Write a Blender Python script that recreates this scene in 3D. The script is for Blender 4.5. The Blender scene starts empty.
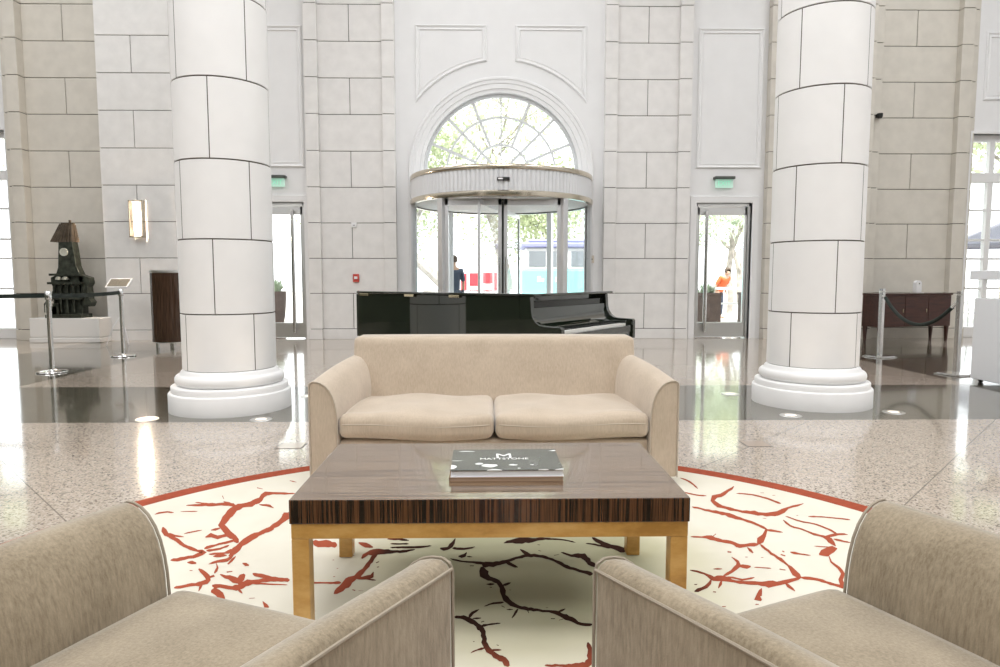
import bpy, bmesh, math, random
from mathutils import Vector, Matrix
PI = math.pi
random.seed(11)
C = bpy.context.scene.collection
SC = bpy.context.scene

# ------------------------------------------------------------------ materials
def nodes(name):
    m = bpy.data.materials.new(name); m.use_nodes = True
    nt = m.node_tree; b = nt.nodes['Principled BSDF']
    return m, nt, b
def mat(name, col, rough=.5, metal=0, var=0, vscale=6, stretch=(1, 1, 1), bump=0, bscale=60, emit=None, es=0, sheen=0, spec=None, coat=0, alpha=1):
    m, nt, b = nodes(name)
    b.inputs['Base Color'].default_value = (*col, 1)
    b.inputs['Roughness'].default_value = rough
    b.inputs['Metallic'].default_value = metal
    if spec is not None: b.inputs['Specular IOR Level'].default_value = spec
    if coat: b.inputs['Coat Weight'].default_value = coat; b.inputs['Coat Roughness'].default_value = .04
    if sheen: b.inputs['Sheen Weight'].default_value = sheen; b.inputs['Sheen Roughness'].default_value = .5
    if emit: b.inputs['Emission Color'].default_value = (*emit, 1); b.inputs['Emission Strength'].default_value = es
    if alpha < 1: b.inputs['Alpha'].default_value = alpha
    if var or bump:
        tc = nt.nodes.new('ShaderNodeTexCoord'); mp = nt.nodes.new('ShaderNodeMapping')
        mp.inputs['Scale'].default_value = stretch
        nt.links.new(tc.outputs['Object'], mp.inputs[0])
    if var:
        n = nt.nodes.new('ShaderNodeTexNoise'); n.inputs['Scale'].default_value = vscale; n.inputs['Detail'].default_value = 5
        nt.links.new(mp.outputs[0], n.inputs['Vector'])
        r = nt.nodes.new('ShaderNodeValToRGB')
        r.color_ramp.elements[0].position = .3; r.color_ramp.elements[1].position = .7
        r.color_ramp.elements[0].color = (*[c * (1 - var) for c in col], 1)
        r.color_ramp.elements[1].color = (*[min(1, c * (1 + var)) for c in col], 1)
        nt.links.new(n.outputs[0], r.inputs[0]); nt.links.new(r.outputs[0], b.inputs['Base Color'])
    if bump:
        n2 = nt.nodes.new('ShaderNodeTexNoise'); n2.inputs['Scale'].default_value = bscale; n2.inputs['Detail'].default_value = 3
        nt.links.new(mp.outputs[0], n2.inputs['Vector'])
        bp = nt.nodes.new('ShaderNodeBump'); bp.inputs['Strength'].default_value = bump; bp.inputs['Distance'].default_value = .004
        nt.links.new(n2.outputs[0], bp.inputs['Height']); nt.links.new(bp.outputs[0], b.inputs['Normal'])
    return m

M = {}
M['white_wall'] = mat('painted_white_wall', (.84, .84, .845), .6, var=.02, vscale=3)
M['moulding'] = mat('white_moulding', (.84, .84, .845), .5)
M['stone_white'] = mat('pale_limestone', (.80, .785, .77), .55, var=.045, vscale=5, bump=.15, bscale=40)
M['stone_beige'] = mat('beige_limestone', (.66, .625, .56), .55, var=.05, vscale=5, bump=.15, bscale=40)
M['stone_grey'] = mat('grey_white_limestone', (.79, .78, .765), .55, var=.045, vscale=5, bump=.15, bscale=40)
M['dark_panel'] = mat('dark_reflection_panel', (.075, .08, .055), .5)  # for the added out-of-view panels that darken reflections in the piano
M['mortar'] = mat('dark_joint', (.10, .085, .07), .9)
M['column'] = mat('white_column_stone', (.86, .855, .85), .45, var=.02, vscale=4)
M['chrome'] = mat('polished_steel', (.78, .78, .78), .12, 1)
M['steel'] = mat('brushed_steel', (.74, .74, .73), .3, 1)
M['silver'] = mat('satin_aluminium', (.72, .73, .75), .35, .7)
M['gold'] = mat('champagne_metal', (.66, .60, .50), .2, 1)
M['black'] = mat('matt_black', (.012, .013, .012), .45)
M['belt'] = mat('black_belt', (.010, .018, .014), .7)
M['piano'] = mat('black_lacquer', (.010, .015, .009), .04, coat=1)
M['pianoin'] = mat('black_lacquer_inside', (.02, .02, .018), .12)
M['ivory'] = mat('ivory_key', (.85, .84, .8), .25)
M['brass'] = mat('brass', (.8, .7, .5), .2, 1)
M['walnut'] = mat('dark_walnut', (.055, .03, .018), .12, var=.5, vscale=7, stretch=(14, 14, .6))
M['red_wood'] = mat('red_brown_wood', (.05, .015, .010), .28, var=.35, vscale=4, stretch=(1, 6, 8))
M['bronze'] = mat('dark_bronze', (.055, .062, .048), .45, .6, var=.5, vscale=12, bump=.8, bscale=50)
M['pale_bronze'] = mat('pale_bronze', (.30, .30, .25), .5, .4)
M['bronze_roof'] = mat('brown_patina_roof', (.10, .075, .05), .5, .3, var=.4, vscale=10)
M['cream_face'] = mat('pale_clock_face', (.6, .6, .52), .5)
M['plinth'] = mat('white_plinth', (.78, .77, .75), .45)
M['white_lam'] = mat('white_laminate', (.86, .88, .92), .3)
M['white_plastic'] = mat('white_plastic', (.85, .85, .86), .4)
M['red'] = mat('alarm_red', (.55, .06, .04), .4)
M['lamp_glow'] = mat('lit_frosted_glass', (1, .9, .8), .4, emit=(1, .80, .62), es=7)
M['floor_glow'] = mat('lit_uplight_lens', (1, .9, .8), .4, emit=(1, .86, .68), es=.9)
M['exit_green'] = mat('green_exit_panel', (.62, .88, .76), .3, emit=(.6, .95, .8), es=.25, alpha=.6)
M['exit_letter'] = mat('green_letters', (.2, .62, .42), .4, emit=(.3, .85, .6), es=.3)
M['plaque'] = mat('bronze_grey_plaque', (.20, .18, .14), .35, var=.25, vscale=40)
M['book_pages'] = mat('book_pages', (.85, .87, .9), .5)
M['book_brown'] = mat('brown_book_cover', (.36, .24, .16), .5)
M['leather'] = mat('black_leather', (.02, .02, .02), .4)
M['pavement'] = mat('pale_paving', (.55, .53, .50), .8, var=.08, vscale=2)
M['bark'] = mat('grey_bark', (.33, .30, .27), .9, var=.25, vscale=6, bump=.5)
M['leaf'] = mat('pale_green_leaf', (.52, .58, .38), .6, var=.25, vscale=3)
M['leaf_dark'] = mat('green_palm_leaf', (.46, .54, .40), .5, var=.3, vscale=4)
M['planter'] = mat('brown_planter', (.10, .07, .06), .6, var=.2, vscale=5)
M['skin'] = mat('skin', (.55, .36, .26), .5)
M['navy'] = mat('slate_blue_cloth', (.06, .085, .13), .8)
M['jeans'] = mat('blue_jeans', (.05, .08, .14), .8)
M['orange'] = mat('orange_cloth', (.80, .16, .05), .8)
M['trousers'] = mat('dark_trousers', (.05, .06, .09), .8)
M['hair'] = mat('brown_hair', (.10, .07, .05), .7)
M['teal'] = mat('teal_paint', (.24, .56, .58), .35)
M['purple'] = mat('blue_purple_roof', (.26, .27, .46), .5)
M['busglass'] = mat('bus_window_glass', (.20, .22, .24), .1)
M['sign_red'] = mat('red_sign_board', (.62, .06, .08), .5)
M['sign_white'] = mat('white_sign_board', (.85, .85, .85), .5)
M['umbrella'] = mat('grey_umbrella_canvas', (.20, .20, .24), .8)
M['tyre'] = mat('tyre_rubber', (.03, .03, .03), .8)
M['ceiling'] = mat('white_ceiling', (.84, .84, .84), .7)
M['rubber'] = mat('caster_rubber', (.04, .04, .04), .6)

def math_node(nt, op, a, b=None):
    n = nt.nodes.new('ShaderNodeMath'); n.operation = op
    for i, v in enumerate((a, b)):
        if v is None: continue
        if isinstance(v, (int, float)): n.inputs[i].default_value = v
        else: nt.links.new(v, n.inputs[i])
    return n.outputs[0]
def glass(name, tint=(1, 1, 1), refl=.12):
    m = bpy.data.materials.new(name); m.use_nodes = True; nt = m.node_tree
    for n in list(nt.nodes): nt.nodes.remove(n)
    o = nt.nodes.new('ShaderNodeOutputMaterial'); mx = nt.nodes.new('ShaderNodeMixShader')
    t = nt.nodes.new('ShaderNodeBsdfTransparent'); g = nt.nodes.new('ShaderNodeBsdfGlossy'); f = nt.nodes.new('ShaderNodeLayerWeight')
    t.inputs[0].default_value = (*tint, 1); g.inputs['Roughness'].default_value = .02; 
    p = math_node(nt, 'ADD', math_node(nt, 'MULTIPLY', math_node(nt, 'POWER', f.outputs['Facing'], 5), refl * 4), .02)
    nt.links.new(p, mx.inputs[0]); nt.links.new(t.outputs[0], mx.inputs[1]); nt.links.new(g.outputs[0], mx.inputs[2])
    nt.links.new(mx.outputs[0], o.inputs[0]); return m
M['glass'] = glass('clear_glass', (.97, .98, .98))
M['glass_curved'] = glass('curved_glass', (.90, .93, .94))

def mixc(nt, f, a, b):
    n = nt.nodes.new('ShaderNodeMix'); n.data_type = 'RGBA'
    if isinstance(f, (int, float)): n.inputs[0].default_value = f
    else: nt.links.new(f, n.inputs[0])
    for i, v in ((6, a), (7, b)):
        if isinstance(v, tuple): n.inputs[i].default_value = (*v, 1)
        else: nt.links.new(v, n.inputs[i])
    return n.outputs[2]

def floor_material():
    m, nt, b = nodes('polished_terrazzo')
    tc = nt.nodes.new('ShaderNodeTexCoord'); s = nt.nodes.new('ShaderNodeSeparateXYZ')
    nt.links.new(tc.outputs['Object'], s.inputs[0]); X, Y = s.outputs[0], s.outputs[1]
    mm = lambda op, a, c=None: math_node(nt, op, a, c)
    def between(v, lo, hi): return mm('MULTIPLY', mm('GREATER_THAN', v, lo), mm('LESS_THAN', v, hi))
    beyond = between(Y, 7.08, 12.0)
    dark = mm('MAXIMUM', between(Y, 5.33, 7.08), mm('MAXIMUM', mm('MULTIPLY', between(X, 5.25, 7.6), beyond), mm('MULTIPLY', between(X, -7.1, -5.0), beyond)))
    def chips(scale, seed, darks):
        v = nt.nodes.new('ShaderNodeTexVoronoi'); v.inputs['Scale'].default_value = scale
        nt.links.new(tc.outputs['Object'], v.inputs['Vector'])
        w = nt.nodes.new('ShaderNodeSeparateColor'); nt.links.new(v.outputs['Color'], w.inputs[0])
        r = nt.nodes.new('ShaderNodeValToRGB'); r.color_ramp.interpolation = 'CONSTANT'
        e = r.color_ramp.elements
        e[0].position = 0; e[0].color = (*darks[0], 1); e[1].position = darks[1][0]; e[1].color = (*darks[1][1], 1)
        for p, c in darks[2:]:
            k = e.new(p); k.color = (*c, 1)
        nt.links.new(w.outputs[seed], r.inputs[0]); return r.outputs[0]
    light = chips(110, 0, [(.19, .15, .12), (.15, (.47, .395, .325)), (.5, (.55, .475, .40)), (.8, (.39, .325, .265))])
    drk = chips(110, 1, [(.045, .040, .03), (.3, (.10, .088, .062)), (.6, (.13, .115, .085)), (.85, (.19, .17, .13))])
    n = nt.nodes.new('ShaderNodeTexNoise'); n.inputs['Scale'].default_value = .8
    nt.links.new(tc.outputs['Object'], n.inputs['Vector'])
    col = mixc(nt, dark, light, drk)
    d = mm('ABSOLUTE', mm('SUBTRACT', mm('SUBTRACT', X, Y), -1.16))
    d2 = mm('ABSOLUTE', mm('SUBTRACT', mm('ADD', X, Y), 1.12))
    d3 = mm('ABSOLUTE', mm('SUBTRACT', mm('SUBTRACT', X, Y), -2.68))
    ln = mm('MULTIPLY', mm('LESS_THAN', mm('MINIMUM', d, mm('MINIMUM', d2, d3)), .005), mm('LESS_THAN', Y, 5.33))
    for yv in (5.33, 7.08): ln = mm('MAXIMUM', ln, mm('LESS_THAN', mm('ABSOLUTE', mm('SUBTRACT', Y, yv)), .004))
    col = mixc(nt, mm('MULTIPLY', ln, .7), col, (.10, .08, .06))
    nt.links.new(col, b.inputs['Base Color'])
    b.inputs['Roughness'].default_value = .10; b.inputs['Specular IOR Level'].default_value = .7
    b.inputs['Coat Weight'].default_value = .35; b.inputs['Coat Roughness'].default_value = .05
    return m
M['floor'] = floor_material()

CARPET = (0, 2.05)
def carpet_materials():
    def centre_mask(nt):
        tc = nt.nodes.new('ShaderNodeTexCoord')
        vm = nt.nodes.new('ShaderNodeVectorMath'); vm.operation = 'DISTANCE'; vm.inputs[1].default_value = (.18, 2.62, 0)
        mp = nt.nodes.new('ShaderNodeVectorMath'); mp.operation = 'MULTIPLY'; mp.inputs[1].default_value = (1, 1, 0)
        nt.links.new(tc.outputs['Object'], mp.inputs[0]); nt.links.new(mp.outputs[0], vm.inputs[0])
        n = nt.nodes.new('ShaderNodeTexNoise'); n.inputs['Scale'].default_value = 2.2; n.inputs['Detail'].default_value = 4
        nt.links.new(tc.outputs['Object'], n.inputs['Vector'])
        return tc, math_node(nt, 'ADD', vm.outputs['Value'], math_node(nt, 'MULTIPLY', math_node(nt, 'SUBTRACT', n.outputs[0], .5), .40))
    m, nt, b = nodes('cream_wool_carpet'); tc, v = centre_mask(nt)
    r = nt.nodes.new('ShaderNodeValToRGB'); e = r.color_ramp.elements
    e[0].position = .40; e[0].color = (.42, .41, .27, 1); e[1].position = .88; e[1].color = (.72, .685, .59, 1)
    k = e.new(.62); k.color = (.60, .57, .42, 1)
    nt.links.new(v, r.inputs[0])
    n = nt.nodes.new('ShaderNodeTexNoise'); n.inputs['Scale'].default_value = 5; n.inputs['Detail'].default_value = 8
    nt.links.new(tc.outputs['Object'], n.inputs['Vector'])
    nt.links.new(mixc(nt, math_node(nt, 'MULTIPLY', math_node(nt, 'SUBTRACT', n.outputs[0], .35), .5), r.outputs[0], (.52, .50, .38)), b.inputs['Base Color'])
    b.inputs['Roughness'].default_value = .95; b.inputs['Specular IOR Level'].default_value = .1
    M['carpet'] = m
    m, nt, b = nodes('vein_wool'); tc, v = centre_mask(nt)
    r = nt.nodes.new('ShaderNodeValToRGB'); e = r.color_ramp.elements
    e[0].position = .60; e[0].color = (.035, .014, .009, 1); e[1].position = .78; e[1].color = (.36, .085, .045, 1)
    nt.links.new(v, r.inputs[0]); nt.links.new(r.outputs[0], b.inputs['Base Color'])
    b.inputs['Roughness'].default_value = .95; b.inputs['Specular IOR Level'].default_value = .1
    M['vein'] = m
    M['border'] = mat('rust_red_wool', (.33, .075, .04), .95, var=.12, vscale=30, spec=.1)
carpet_materials()

def fabric(name, c1, c2):
    m, nt, b = nodes(name)
    tc = nt.nodes.new('ShaderNodeTexCoord'); mp = nt.nodes.new('ShaderNodeMapping'); mp.inputs['Scale'].default_value = (60, 60, 9)
    nt.links.new(tc.outputs['Object'], mp.inputs[0])
    n = nt.nodes.new('ShaderNodeTexNoise'); n.inputs['Scale'].default_value = 2.2; n.inputs['Detail'].default_value = 6; n.inputs['Roughness'].default_value = .7
    nt.links.new(mp.outputs[0], n.inputs['Vector'])
    n2 = nt.nodes.new('ShaderNodeTexNoise'); n2.inputs['Scale'].default_value = 7; n2.inputs['Detail'].default_value = 4
    nt.links.new(tc.outputs['Object'], n2.inputs['Vector'])
    f = math_node(nt, 'ADD', math_node(nt, 'MULTIPLY', n.outputs[0], .65), math_node(nt, 'MULTIPLY', n2.outputs[0], .35))
    r = nt.nodes.new('ShaderNodeValToRGB'); e = r.color_ramp.elements
    e[0].position = .36; e[0].color = (*c1, 1); e[1].position = .64; e[1].color = (*c2, 1)
    nt.links.new(f, r.inputs[0]); nt.links.new(r.outputs[0], b.inputs['Base Color'])
    b.inputs['Roughness'].default_value = .9; b.inputs['Specular IOR Level'].default_value = .15
    b.inputs['Sheen Weight'].default_value = .6; b.inputs['Sheen Roughness'].default_value = .45
    bp = nt.nodes.new('ShaderNodeBump'); bp.inputs['Strength'].default_value = .25; bp.inputs['Distance'].default_value = .002
    n3 = nt.nodes.new('ShaderNodeTexNoise'); n3.inputs['Scale'].default_value = 260
    nt.links.new(tc.outputs['Object'], n3.inputs['Vector'])
    nt.links.new(n3.outputs[0], bp.inputs['Height']); nt.links.new(bp.outputs[0], b.inputs['Normal'])
    return m
M['sofa'] = fabric('beige_velvet', (.46, .375, .285), (.59, .49, .385))
M['chair'] = fabric('taupe_velvet', (.21, .166, .108), (.385, .315, .222))
M['piping'] = mat('fabric_piping', (.50, .43, .35), .8)

def wood_stripes(name, cols, scale, rough, coat=.6):
    m, nt, b = nodes(name)
    tc = nt.nodes.new('ShaderNodeTexCoord'); mp = nt.nodes.new('ShaderNodeMapping'); mp.inputs['Scale'].default_value = scale
    nt.links.new(tc.outputs['Object'], mp.inputs[0])
    n = nt.nodes.new('ShaderNodeTexNoise'); n.inputs['Scale'].default_value = 1; n.inputs['Detail'].default_value = 5; n.inputs['Roughness'].default_value = .65
    nt.links.new(mp.outputs[0], n.inputs['Vector'])
    r = nt.nodes.new('ShaderNodeValToRGB'); e = r.color_ramp.elements
    e[0].position = .36; e[0].color = (*cols[0], 1); e[1].position = .66; e[1].color = (*cols[-1], 1)
    for i, c in enumerate(cols[1:-1]):
        k = e.new(.36 + .3 * (i + 1) / (len(cols) - 1)); k.color = (*c, 1)
    nt.links.new(n.outputs[0], r.inputs[0]); nt.links.new(r.outputs[0], b.inputs['Base Color'])
    b.inputs['Roughness'].default_value = rough
    if coat: b.inputs['Coat Weight'].default_value = coat; b.inputs['Coat Roughness'].default_value = .05
    return m
M['ebony_top'] = wood_stripes('macassar_veneer_top', [(.085, .05, .028), (.15, .095, .055), (.21, .14, .085), (.11, .065, .036)], (1.5, 55, 5), .19)
M['ebony_edge'] = wood_stripes('macassar_veneer_edge', [(.008, .005, .003), (.016, .009, .005), (.15, .066, .028), (.014, .008, .005)], (130, 130, 1.2), .25, .4)
M['oak'] = wood_stripes('honey_wood', [(.40, .205, .045), (.56, .31, .08), (.66, .40, .13)], (4, 9, 9), .35, .2)

def cover_material():
    m, nt, b = nodes('black_white_photo_cover')
    tc = nt.nodes.new('ShaderNodeTexCoord')
    mp = nt.nodes.new('ShaderNodeMapping'); mp.inputs['Scale'].default_value = (10, 13, 1)
    nt.links.new(tc.outputs['Object'], mp.inputs[0])
    v = nt.nodes.new('ShaderNodeTexVoronoi'); v.inputs['Scale'].default_value = 1
    nt.links.new(mp.outputs[0], v.inputs['Vector'])
    n = nt.nodes.new('ShaderNodeTexNoise'); n.inputs['Scale'].default_value = 14; n.inputs['Detail'].default_value = 4
    nt.links.new(tc.outputs['Object'], n.inputs['Vector'])
    w = math_node(nt, 'LESS_THAN', math_node(nt, 'ADD', v.outputs['Distance'], math_node(nt, 'MULTIPLY', n.outputs[0], .3)), .53)
    s = nt.nodes.new('ShaderNodeSeparateXYZ'); nt.links.new(tc.outputs['Object'], s.inputs[0])
    band = math_node(nt, 'GREATER_THAN', math_node(nt, 'ABSOLUTE', math_node(nt, 'SUBTRACT', s.outputs[1], .045)), .060)
    base = mixc(nt, n.outputs[0], (.02, .02, .018), (.13, .13, .12))
    nt.links.new(mixc(nt, math_node(nt, 'MULTIPLY', w, band), base, (.75, .76, .76)), b.inputs['Base Color'])
    b.inputs['Roughness'].default_value = .25
    return m
M['cover'] = cover_material()

# ------------------------------------------------------------------ mesh builder
class MB:
    def __init__(s): s.v = []; s.f = []; s.mi = []
    def add(s, vs, fs, mi=0):
        o = len(s.v); s.v += [tuple(p) for p in vs]; s.f += [tuple(i + o for i in f) for f in fs]; s.mi += [mi] * len(fs); return s
    def box(s, x0, x1, y0, y1, z0, z1, mi=0, mx=None):
        vs = [Vector(p) for p in ((x0, y0, z0), (x1, y0, z0), (x1, y1, z0), (x0, y1, z0), (x0, y0, z1), (x1, y0, z1), (x1, y1, z1), (x0, y1, z1))]
        if mx is not None: vs = [mx @ p for p in vs]
        return s.add(vs, [(0, 3, 2, 1), (4, 5, 6, 7), (0, 1, 5, 4), (1, 2, 6, 5), (2, 3, 7, 6), (3, 0, 4, 7)], mi)
    def lathe(s, prof, n=32, c=(0, 0, 0), mi=0, a0=0, a1=2 * PI, mx=None):
        full = abs(a1 - a0 - 2 * PI) < 1e-6; k = n if full else n + 1; vs = []
        for i in range(k):
            a = a0 + (a1 - a0) * i / n
            for r, z in prof: vs.append(Vector((c[0] + r * math.cos(a), c[1] + r * math.sin(a), c[2] + z)))
        if mx is not None: vs = [mx @ p for p in vs]
        m = len(prof); fs = []
        for i in range(n):
            j = (i + 1) % k
            for q in range(m - 1): fs.append((i * m + q, j * m + q, j * m + q + 1, i * m + q + 1))
        return s.add(vs, fs, mi)
    def cyl(s, x, y, z0, z1, r, n=20, mi=0, r1=None):
        r1 = r if r1 is None else r1
        return s.lathe([(0, z0), (r, z0), (r1, z1), (0, z1)], n, (x, y, 0), mi)
    def prism(s, pts, y0, y1, mi=0, ax='y'):
        n = len(pts)
        def P(p, d): return (p[0], d, p[1]) if ax == 'y' else ((p[0], p[1], d) if ax == 'z' else (d, p[0], p[1]))
        vs = [P(p, y0) for p in pts] + [P(p, y1) for p in pts]
        fs = [tuple(range(n)), tuple(reversed(range(n, 2 * n)))] + [(i, i + n, (i + 1) % n + n, (i + 1) % n) for i in range(n)]
        return s.add(vs, fs, mi)
    def tube(s, pts, r, n=10, mi=0, caps=True):
        pts = [Vector(p) for p in pts]; rs = r if isinstance(r, (list, tuple)) else [r] * len(pts); vs = []; up = None
        for i, p in enumerate(pts):
            t = (pts[min(i + 1, len(pts) - 1)] - pts[max(i - 1, 0)]).normalized()
            if up is None: up = t.orthogonal().normalized()
            up = (up - t * up.dot(t)).normalized(); w = t.cross(up)
            for k in range(n):
                a = 2 * PI * k / n; vs.append(p + (up * math.cos(a) + w * math.sin(a)) * rs[i])
        fs = [(i * n + k, i * n + (k + 1) % n, (i + 1) * n + (k + 1) % n, (i + 1) * n + k) for i in range(len(pts) - 1) for k in range(n)]
        if caps: fs += [tuple(reversed(range(n))), tuple(range((len(pts) - 1) * n, len(pts) * n))]
        return s.add(vs, fs, mi)
    def bar(s, p, q, w, h=None, mi=0):
        h = w if h is None else h; p = Vector(p); q = Vector(q); t = (q - p)
        L = t.length; rot = t.to_track_quat('Z', 'Y').to_matrix().to_4x4()
        return s.box(-w / 2, w / 2, -h / 2, h / 2, 0, L, mi, Matrix.Translation(p) @ rot)
    def sweep(s, path, prof, closed=False, y=0, mi=0):
        # path in the XZ plane, profile of (offset to the left of travel, distance in -Y)
        n = len(path); m = len(prof); vs = []
        for i, p in enumerate(path):
            a = path[i - 1] if (i > 0 or closed) else None; b = path[(i + 1) % n] if (i < n - 1 or closed) else None
            def nrm(u, v):
                d = math.hypot(v[0] - u[0], v[1] - u[1]); return (-(v[1] - u[1]) / d, (v[0] - u[0]) / d)
            if a is None: nx = nrm(p, b); k = 1
            elif b is None: nx = nrm(a, p); k = 1
            else:
                n1 = nrm(a, p); n2 = nrm(p, b); sx, sz = n1[0] + n2[0], n1[1] + n2[1]; l = math.hypot(sx, sz); nx = (sx / l, sz / l)
                k = 1 / max(.3, nx[0] * n1[0] + nx[1] * n1[1])
            for o, d in prof: vs.append((p[0] + nx[0] * o * k, y - d, p[1] + nx[1] * o * k))
        fs = []
        for i in range(n if closed else n - 1):
            j = (i + 1) % n
            for q in range(m - 1): fs.append((i * m + q, i * m + q + 1, j * m + q + 1, j * m + q))
        return s.add(vs, fs, mi)
    def build(s, name, mats, parent=None, smooth=35, bevel=0, seg=2, subsurf=0, loc=None):
        me = bpy.data.meshes.new(name); me.from_pydata([tuple(v) for v in s.v], [], s.f)
        if not isinstance(mats, (list, tuple)): mats = [mats]
        for q in mats: me.materials.append(q)
        for p, i in zip(me.polygons, s.mi): p.material_index = i
        bm = bmesh.new(); bm.from_mesh(me); bmesh.ops.remove_doubles(bm, verts=bm.verts, dist=1e-5)
        bmesh.ops.recalc_face_normals(bm, faces=bm.faces); bm.to_mesh(me); bm.free()
        if smooth:
            for p in me.polygons: p.use_smooth = True
            me.set_sharp_from_angle(angle=math.radians(smooth))
        o = bpy.data.objects.new(name, me); C.objects.link(o)
        if bevel:
            b = o.modifiers.new('edge', 'BEVEL'); b.width = bevel; b.segments = seg; b.limit_method = 'ANGLE'; b.angle_limit = math.radians(40); b.harden_normals = False
        if subsurf:
            q = o.modifiers.new('soft', 'SUBSURF'); q.levels = subsurf; q.render_levels = subsurf
        if parent: o.parent = parent
        if loc: o.location = loc
        return o

def tag(o, label, cat, group=None, kind=None):
    o['label'] = label; o['category'] = cat
    if group: o['group'] = group
    if kind: o['kind'] = kind
    return o
def thing(name, label, cat, loc=(0, 0, 0), rz=0, group=None, kind=None):
    o = bpy.data.objects.new(name, None); C.objects.link(o); o.location = loc; o.rotation_euler = (0, 0, rz)
    o.empty_display_size = .1
    return tag(o, label, cat, group, kind)
def struct(o): o['kind'] = 'structure'; return o
def copy_tree(o, parent=None):
    c = o.copy(); C.objects.link(c); c.parent = parent
    for ch in [x for x in bpy.data.objects if x.parent == o]: copy_tree(ch, c)
    return c
def lettering(txt, size, loc, rot, m, parent, ext=.001, name='lettering'):
    cu = bpy.data.curves.new(name, 'FONT'); cu.body = txt; cu.size = size; cu.align_x = 'CENTER'; cu.align_y = 'CENTER'; cu.extrude = ext
    t = bpy.data.objects.new('t', cu); C.objects.link(t)
    dg = bpy.context.evaluated_depsgraph_get(); me = bpy.data.meshes.new_from_object(t.evaluated_get(dg))
    bpy.data.objects.remove(t); me.materials.clear(); me.materials.append(m)
    o = bpy.data.objects.new(name, me); C.objects.link(o); o.location = loc; o.rotation_euler = rot; o.parent = parent
    return o
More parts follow.
